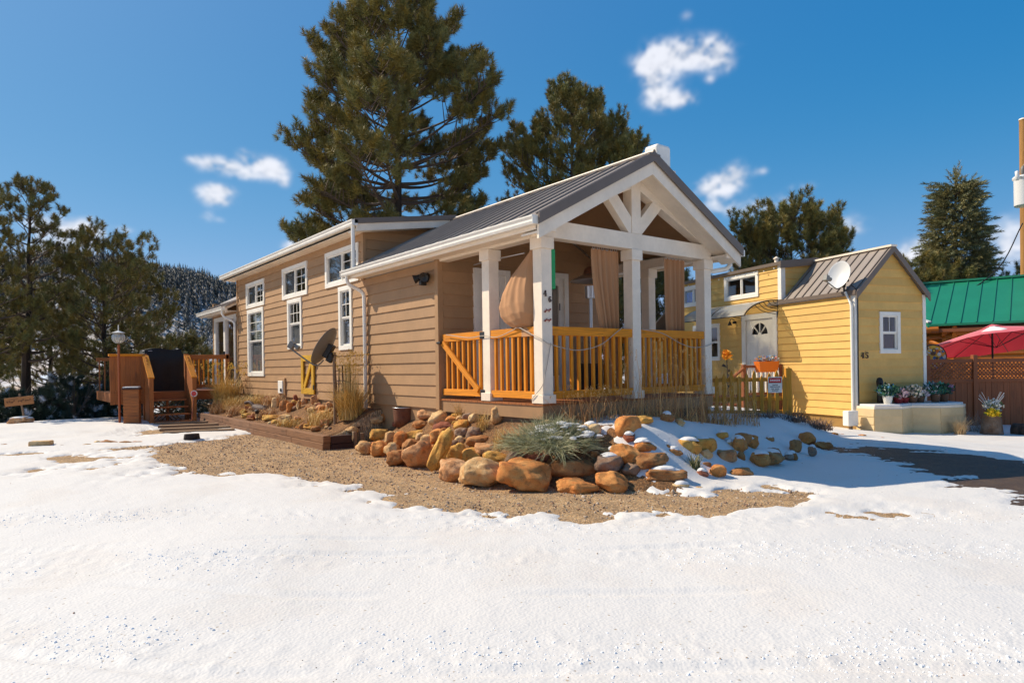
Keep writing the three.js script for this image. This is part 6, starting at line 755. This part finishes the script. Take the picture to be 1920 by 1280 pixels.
{ // crumbs of snow along the tracks and loose gravel on the bare drive: nobody could count these
  const r = rng(17), g = new THREE.IcosahedronGeometry(1, 1), D = new THREE.Object3D(), A = [], B = [];
  while (A.length < 15000) { const L = TRACKS[Math.floor(r() * 3)], i = Math.floor(r() * (L.length - 1)), t = r(), x = mix(L[i][0], L[i + 1][0], t) + (r() + r() + r() - 1.5) * 0.36, z = mix(L[i][1], L[i + 1][1], t) + (r() + r() + r() - 1.5) * 0.36; if (n2(x * 1.6 + 4, z * 1.6) < 0.25 + 0.5 * r()) continue; if (snowMask(x, z) > 0.05) { const s = 0.0012 + 0.0065 * r() ** 5; A.push([x, snowHeight(x, z) - s * 0.25, z, s]); } }
  while (B.length < 11000) { const x = mix(-3.8, 1.4, r()), z = mix(-8.5, 3.4, r()), m = snowMask(x, z), md = sdf(MOUND, x, z); if (m < 0.02 && m > -3 && md < 0.1 && !(x > -1.05 && z < -4.2)) B.push([x, height(x, z) + 0.003, z, 0.002 + 0.010 * r() ** 4]); }
  for (let i = 0; i < 120; i++) { const x = mix(-6.5, 3, r()), z = mix(-6, 5.4, r()); if (snowMask(x, z) > 0.02) B.push([x, snowHeight(x, z) - 0.001, z, 0.002 + 0.009 * r() ** 3]); }
  for (let i = 0; i < 2200; i++) { const L = TRACKS[i % 3], k = Math.floor(r() * (L.length - 1)), t = r(), x = mix(L[k][0], L[k + 1][0], t) + (r() + r() - 1) * 0.4, z = mix(L[k][1], L[k + 1][1], t) + (r() + r() - 1) * 0.4; if (snowMask(x, z) > 0.02 && n2(x * 1.7 + 9, z * 1.7) > 0.5) B.push([x, snowHeight(x, z) - 0.0005, z, 0.0008 + 0.0032 * r() ** 3]); }
  for (let i = 0; i < 90; i++) { const x = mix(-3.4, 1, r()), z = mix(-7, 2.8, r()); if (snowMask(x, z) < -0.05 && sdf(MOUND, x, z) < 0) B.push([x, height(x, z) + 0.006, z, 0.008 + 0.014 * r()]); }
  const inst = (name, L, m, cols, label, cat) => { const o = shade(new THREE.InstancedMesh(g, m, L.length)); L.forEach(([x, y, z, s], i) => { D.position.set(x, y, z); D.rotation.set(r() * 6, r() * 6, r() * 6); D.scale.set(s * (0.8 + r() * 0.7), s * (0.5 + r() * 0.4), s * (0.8 + r() * 0.7)); D.updateMatrix(); o.setMatrixAt(i, D.matrix); o.setColorAt(i, col(...cols[Math.floor(r() * cols.length)])); }); o.name = name; o.userData = { kind: 'stuff', label, category: cat }; scene.add(o); };
  inst('snow_crumbs', A, mat('crumb', [0.86, 0.86, 0.86], 0.8), [[1, 1, 1], [0.97, 0.96, 0.94]], 'loose crumbs of snow along the wheel tracks', 'snow crumbs');
  inst('gravel_stones', B, mat('pebble', [1, 1, 1], 0.9), [[0.4, 0.28, 0.18], [0.5, 0.38, 0.26], [0.3, 0.2, 0.14], [0.58, 0.46, 0.34], [0.36, 0.19, 0.11]], 'loose tan gravel stones on the bare drive', 'gravel');
}
// ---------------------------------------------------------------- conifers
function tuftGeo(seed, n, len, L, w, spread) { // a bottlebrush of needles along +y
  const r = rng(seed), P = []; for (let i = 0; i < n; i++) { const t = r(), a = r() * 6.283, el = mix(spread, 0.35, t * 0.8) * (0.8 + 0.4 * r()), d = V(Math.cos(a) * Math.sin(el), Math.cos(el), Math.sin(a) * Math.sin(el)), o = V(0, t * len, 0), s = d.clone().cross(V(r() - 0.5, r() - 0.5, r() - 0.5)).normalize().multiplyScalar(w), e = o.clone().addScaledVector(d, L * (0.75 + r() * 0.5)); for (const q of [o.clone().sub(s), o.clone().add(s), e]) P.push(q.x, q.y, q.z); }
  const g = new THREE.BufferGeometry(); g.setAttribute('position', new THREE.Float32BufferAttribute(P, 3)); g.computeVertexNormals(); return g;
}
const TUFTS = [tuftGeo(1, 90, 0.2, 0.13, 0.0062, 1.3), tuftGeo(2, 84, 0.15, 0.14, 0.0064, 1.4)], SPRUCE = tuftGeo(3, 60, 0.34, 0.075, 0.008, 1.2);
function limb(a, b, sag, r0, r1, rad) { const m = a.clone().lerp(b, 0.5); m.y += sag; const c = new THREE.QuadraticBezierCurve3(a, m, b), n = 6, g = new THREE.TubeGeometry(c, n, 1, rad), p = g.attributes.position, v = V(0, 0, 0); for (let i = 0; i <= n; i++) { const ct = c.getPointAt(i / n), s = mix(r0, r1, i / n); for (let j = 0; j <= rad; j++) { const k = i * (rad + 1) + j; v.fromBufferAttribute(p, k).sub(ct).multiplyScalar(s).add(ct); p.setXYZ(k, v.x, v.y, v.z); } } return [g, c]; }
function conifer(name, label, x, z, o) {
  // o: H height, base crown start (0..1), R(t) crown radius at crown fraction t, n limbs, s tuft scale, lean, spruce
  const r = rng(o.seed), y0 = o.y ?? height(x, z) - 0.1, t = thing(name, label, 'tree', [x, y0, z], 0, o.group), H = o.H, wood = [], T = [];
  const tp = []; for (let i = 0; i <= 8; i++) tp.push(V((o.lean || 0) * (i / 8) ** 1.5 + (r() - 0.5) * 0.12, H * 0.985 * i / 8, (r() - 0.5) * 0.12)); const tc = new THREE.CatmullRomCurve3(tp), tg = new THREE.TubeGeometry(tc, 24, 1, 10), p = tg.attributes.position, v = V(0, 0, 0), rt = o.r ?? H * 0.016;
  for (let i = 0; i <= 24; i++) { const c = tc.getPointAt(i / 24), s = rt * (1.06 - i / 24) * (1 + 0.4 * Math.exp(-i)); for (let j = 0; j <= 10; j++) { const k = i * 11 + j; v.fromBufferAttribute(p, k).sub(c).multiplyScalar(s).add(c); p.setXYZ(k, v.x, v.y, v.z); } } tg.computeVertexNormals(); part('trunk', tg, M.bark, t);
  const dirs = [];
  const addTuft = (pos, dir) => T.push([pos.clone(), dir.clone().normalize(), o.s * (0.8 + r() * 0.45)]);
  for (let i = 0; i < o.n; i++) {
    const f = o.whorl ? clamp((Math.floor(i / o.whorl) * o.whorl + r() * 2.2) / o.n) : (i + r() * 0.9) / o.n, hy = mix(o.base, 0.985, f), org = tc.getPointAt(hy), a = i * 2.4 + r() * 1.2, rad = o.R(f, a) * (0.72 + 0.4 * r());
    if (rad < 0.15) { addTuft(org, V(Math.cos(a), 1.5, Math.sin(a))); continue; }
    const rise = o.spruce ? mix(-0.32, 0.35, f) : mix(...(o.rise || [0.12, 0.95]), f) + (r() - 0.5) * 0.3, end = org.clone().add(V(Math.cos(a) * rad, rad * rise, Math.sin(a) * rad));
    const [g, c] = limb(org, end, o.spruce ? 0.04 * rad : -0.14 * rad, rt * 0.34 * (1.15 - f), rt * 0.05, 5); wood.push(g);
    const ns = Math.max(3, Math.round(rad * (o.dens ?? 3.6)));
    for (let k = 0; k < ns; k++) {
      const u = mix(o.inner ?? 0.3, 1, (k + r()) / ns), q = c.getPointAt(Math.min(1, u)), tan = c.getTangentAt(Math.min(1, u)), side = tan.clone().cross(V(0, 1, 0)).normalize().multiplyScalar(k % 2 ? 1 : -1), l = (o.spruce ? 0.3 : 0.34) * rad * (1.15 - u) + 0.22 * o.s, e = q.clone().addScaledVector(side, l * (0.5 + r() * 0.5)).addScaledVector(tan, l * (0.4 + r() * 0.4)).add(V(0, l * (o.spruce ? -0.12 : 0.18 + r() * 0.5), 0));
      const [g2, c2] = limb(q, e, o.spruce ? -0.02 : -0.06 * l, rt * 0.09, rt * 0.03, 3); wood.push(g2);
      const m = o.spruce ? 5 : 4 + Math.floor(r() * 3); for (let w = 0; w < m; w++) { const s = o.spruce ? mix(0.45, 1, (w + 0.5) / m) : mix(0.7, 1, r()), d = c2.getTangentAt(s); if (!o.spruce) d.add(V((r() - 0.5) * 1.1, 0.55 + r() * 0.5, (r() - 0.5) * 1.1)); else d.add(V((r() - 0.5) * 0.8, (r() - 0.5) * 0.3, (r() - 0.5) * 0.8)); addTuft(c2.getPointAt(s).add(V((r() - 0.5) * 0.3, (r() - 0.3) * 0.26, (r() - 0.5) * 0.3).multiplyScalar(o.s)), d); }
    }
    const d = c.getTangentAt(1); if (!o.spruce) d.y += 0.6; addTuft(end, d);
  }
  for (let i = 0; i < 5; i++) addTuft(tc.getPointAt(0.97 + i * 0.007), V((r() - 0.5) * 0.9, 1, (r() - 0.5) * 0.9));
  wood.forEach((g) => g.computeVertexNormals()); part('limbs', wood, M.twig, t).userData.kind = 'stuff';
  const K = o.spruce ? SPRUCE : TUFTS[o.seed % 2], im = shade(new THREE.InstancedMesh(K, M.needles, T.length)), D = new THREE.Object3D(), up = V(0, 1, 0), base = o.color || [0.2, 0.17, 0.04];
  T.forEach(([q, d, s], i) => { D.position.copy(q); D.quaternion.setFromUnitVectors(up, d); D.rotateY(r() * 6.28); D.scale.setScalar(s); D.updateMatrix(); im.setMatrixAt(i, D.matrix); const k = 0.7 + r() * 0.6, w = r(); im.setColorAt(i, col(base[0] * k * (0.85 + 0.35 * w), base[1] * k, base[2] * k * (1.2 - 0.5 * w))); });
  im.name = 'crown'; im.userData.kind = 'stuff'; t.add(im); return t;
}
const egg = (rmax, top, sh = 0.35) => (f, a) => rmax * (f < sh ? mix(0.62, 1, Math.sin(f / sh * 1.57)) : mix(1, top, ((f - sh) / (1 - sh)) ** 1.6)) * (1 + 0.16 * Math.sin(a * 2 + f * 9) + 0.1 * Math.sin(a * 5 + f * 4));
const profile = (K) => (f, a) => { let i = 0; while (i < K.length - 2 && f > K[i + 1][0]) i++; return mix(K[i][1], K[i + 1][1], clamp((f - K[i][0]) / (K[i + 1][0] - K[i][0]))) * (1 + 0.08 * Math.sin(a * 2 + f * 11) + 0.08 * Math.sin(a * 5 + f * 5)); };
conifer('pine_tree', 'very large rounded pine rising behind the middle of brown house', 6.1, -15.2, { seed: 11, H: 15.3, base: 0.38, R: profile([[0, 2.7], [0.1, 3.1], [0.2, 3.8], [0.3, 4.1], [0.42, 3.7], [0.6, 3.0], [0.75, 2.6], [0.88, 1.8], [1, 0.5]]), n: 90, whorl: 6, s: 1.35, y: -0.9, lean: 0.3, r: 0.27, dens: 5, inner: 0.5, rise: [0.05, 0.75] });
conifer('pine_tree', 'conical pine rising behind the porch roof ridge', 13.2, -13.4, { seed: 12, H: 13.0, base: 0.25, R: profile([[0, 3.2], [0.35, 3.0], [0.6, 2.4], [0.8, 1.5], [1, 0.3]]), n: 90, whorl: 5, s: 1.35, y: -0.5, dens: 4.4, inner: 0.45, rise: [0.1, 0.9] });
conifer('pine_tree', 'tall slender pine at edge of the forest left of plank sign', -4.5, -20.8, { seed: 13, H: 8.1, base: 0.3, R: profile([[0, 1.3], [0.3, 1.5], [0.6, 1.2], [0.85, 0.75], [1, 0.25]]), n: 44, s: 0.9, lean: 0.15, r: 0.17, inner: 0.35, dens: 3, group: 'forest pines' });
conifer('pine_tree', 'leaning dense pine nearest the plank sign', -5.7, -19.3, { seed: 14, H: 7.0, base: 0.2, R: egg(1.5, 0.3, 0.4), n: 50, s: 0.9, lean: -0.3, r: 0.15, dens: 3, group: 'forest pines' });
conifer('pine_tree', 'bushy round-topped pine behind the lantern pole', -2.3, -20.6, { seed: 15, H: 6.4, base: 0.16, R: egg(1.75, 0.35, 0.4), n: 62, s: 0.95, r: 0.14, dens: 3.2, group: 'forest pines' });
conifer('pine_tree', 'slim pine behind the covered grill', -0.8, -23.6, { seed: 16, H: 6.3, base: 0.12, R: egg(1.6, 0.25, 0.3), n: 50, s: 1.0, r: 0.13, dens: 3.2, group: 'forest pines' });
conifer('pine_tree', 'shorter pine filling the gap by rear deck railing', 1.3, -26.5, { seed: 17, H: 4.0, base: 0.08, R: egg(1.6, 0.2, 0.3), n: 46, s: 1.1, r: 0.12, group: 'forest pines' });
conifer('pine_tree', 'dark pine standing deep in the forest behind the slender one', -3.4, -28.5, { seed: 18, H: 6.2, base: 0.1, R: egg(1.8, 0.2, 0.3), n: 50, s: 1.2, r: 0.15, group: 'forest pines' });
conifer('pine_tree', 'dark background pine at the outer edge of forest', -6.6, -25, { seed: 19, H: 7.0, base: 0.1, R: egg(1.9, 0.25, 0.3), n: 54, s: 1.1, r: 0.16, group: 'forest pines' });
conifer('pine_tree', 'rounded pine behind the yellow house dormer', 20.3, -8.0, { seed: 20, H: 7.2, base: 0.25, R: egg(2.2, 0.5, 0.45), n: 84, s: 1.35, y: -0.6, dens: 4 });
conifer('pine_tree', 'low pine beside the rounded one behind yellow ridge', 23.6, -7.4, { seed: 21, H: 5.4, base: 0.2, R: egg(2.0, 0.3, 0.4), n: 42, s: 1.4, y: -0.6 });
conifer('spruce_tree', 'pointed olive spruce rising behind the green roof', 29.0, -5.0, { seed: 22, H: 10.4, base: 0.08, R: (f) => 2.3 * (1 - f) ** 1.05 + 0.06, n: 170, s: 1.7, spruce: true, y: -0.6, color: [0.19, 0.18, 0.075], dens: 5, inner: 0.2 });
conifer('pine_tree', 'drooping pine boughs between the yellow roof and spruce', 27.2, -5.8, { seed: 23, H: 5.8, base: 0.2, R: egg(2.1, 0.3, 0.4), n: 46, s: 1.3, y: -0.6 });
conifer('pine_tree', 'small pine seen past the utility pole', 31.5, -2.6, { seed: 24, H: 5.6, base: 0.2, R: egg(1.6, 0.3, 0.4), n: 36, s: 1.3, y: -0.6 });
conifer('pine_tree', 'pine seen through the open porch behind the yellow lean-to', 15.8, -12.0, { seed: 25, H: 5.4, base: 0.1, R: egg(2.3, 0.3, 0.4), n: 56, s: 1.3, y: -0.5 });
// understorey shrubs along the forest edge
[[-5.9, -16.9, 1.1], [-5.0, -17.2, 0.9], [-4.2, -16.9, 1.0], [-3.5, -17.4, 1.2], [-3.6, -18.6, 1.5], [-6.8, -18.2, 1.6], [-4.9, -19.3, 1.7], [-2.9, -18.2, 1.1], [-2.2, -18.6, 1.3], [-1.2, -19.6, 1.5], [0.2, -20.5, 1.6], [1.4, -22, 1.7]].forEach(([x, z, h], i) => {
  const t = thing('forest_shrub', i % 3 === 0 ? 'leafless twiggy shrub at the forest edge' : i % 3 === 1 ? 'dark green juniper bush dusted with snow at forest edge' : 'dusky green low bush under the forest pines', 'shrub', [x, height(x, z), z], 0, 'forest undergrowth'), r = rng(500 + i);
  if (i % 3) { const im = shade(new THREE.InstancedMesh(TUFTS[1], M.needles, 260)), D = new THREE.Object3D(); for (let k = 0; k < 260; k++) { const a = r() * 6.28, q = Math.sqrt(r()), y = r() ** 1.3; D.position.set(Math.cos(a) * q * h * 0.75 * (1 - y * 0.6), y * h * 0.95, Math.sin(a) * q * h * 0.75 * (1 - y * 0.6)); D.rotation.set((r() - 0.5) * 2, r() * 6, (r() - 0.5) * 2); D.scale.setScalar(0.6 + r() * 0.4); D.updateMatrix(); im.setMatrixAt(k, D.matrix); const c = 0.6 + r() * 0.5; im.setColorAt(k, r() < 0.08 ? col(0.7, 0.7, 0.72) : col(0.045 * c, 0.065 * c, 0.03 * c)); } im.name = 'foliage'; im.userData.kind = 'stuff'; t.add(im); }
  const tw = []; for (let k = 0; k < 26; k++) { const a = r() * 6.28, l = h * (0.5 + r() * 0.6); tw.push(tube([[0, 0, 0], [Math.cos(a) * l * 0.25, l * 0.5, Math.sin(a) * l * 0.25], [Math.cos(a) * l * (0.4 + r() * 0.3), l * (0.7 + r() * 0.3), Math.sin(a) * l * 0.5]], 0.008, 4, 5)); } part('stems', tw, M.twig, t).userData.kind = 'stuff';
});
// ---------------------------------------------------------------- forested hill
{
  const hill = (x, z) => { const a = Math.atan2(x + 5.41, -(z - 6.31)), d = Math.hypot(x, z), s = ss(170, 420, d) * (1 - 0.4 * ss(450, 700, d)); const w = Math.exp(-(((a - 0.12) / 0.3) ** 2)) * 60; return -3.2 + s * (w * (0.9 + 0.25 * fbm(a * 9 + 3, d * 0.01, 3))); };
  const X = [], Z = []; for (let x = -520; x <= 320; x += 14) X.push(x); for (let z = -720; z <= -120; z += 14) Z.push(z);
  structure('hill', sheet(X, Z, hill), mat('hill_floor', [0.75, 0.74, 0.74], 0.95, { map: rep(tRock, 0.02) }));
  const r = rng(61), N = 34000, P = []; { for (let k = 0; k < 26; k++) { const lay = k / 26, y = 0.12 + 0.88 * lay, R = 0.2 * (1 - lay) + 0.01, a0 = k * 2.4; for (let j = 0; j < 3; j++) { const a = a0 + j * 2.094; P.push(0, y + 0.05, 0, Math.cos(a - 0.3) * R, y - 0.03, Math.sin(a - 0.3) * R, Math.cos(a + 0.3) * R, y - 0.03, Math.sin(a + 0.3) * R); } } }
  const g = new THREE.BufferGeometry(); g.setAttribute('position', new THREE.Float32BufferAttribute(P, 3)); g.computeVertexNormals();
  const im = shade(new THREE.InstancedMesh(g, M.needles, N)), D = new THREE.Object3D(); let i = 0; while (i < N) { const a = mix(-0.75, 0.75, r()), d = mix(240, 520, Math.sqrt(r())), x = Math.sin(a) * d - 5.4, z = -Math.cos(a) * d + 6.3; if (x < -500 || x > 300 || z > -125) continue; D.position.set(x, hill(x, z) - 0.3, z); D.rotation.y = r() * 6.28; const s = 4 + r() * 4; D.scale.set(s, s * (0.9 + r() * 0.5), s); D.updateMatrix(); im.setMatrixAt(i, D.matrix); const c = 0.6 + r() * 0.8; im.setColorAt(i, r() < 0.12 ? col(0.32, 0.3, 0.29) : col(0.085 * c, 0.09 * c, 0.08 * c)); i++; }  // tree colours greyed and lightened: distance haze is put into the colour
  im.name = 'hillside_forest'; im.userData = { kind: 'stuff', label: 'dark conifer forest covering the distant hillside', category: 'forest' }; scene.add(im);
}
renderer.render(scene, camera);
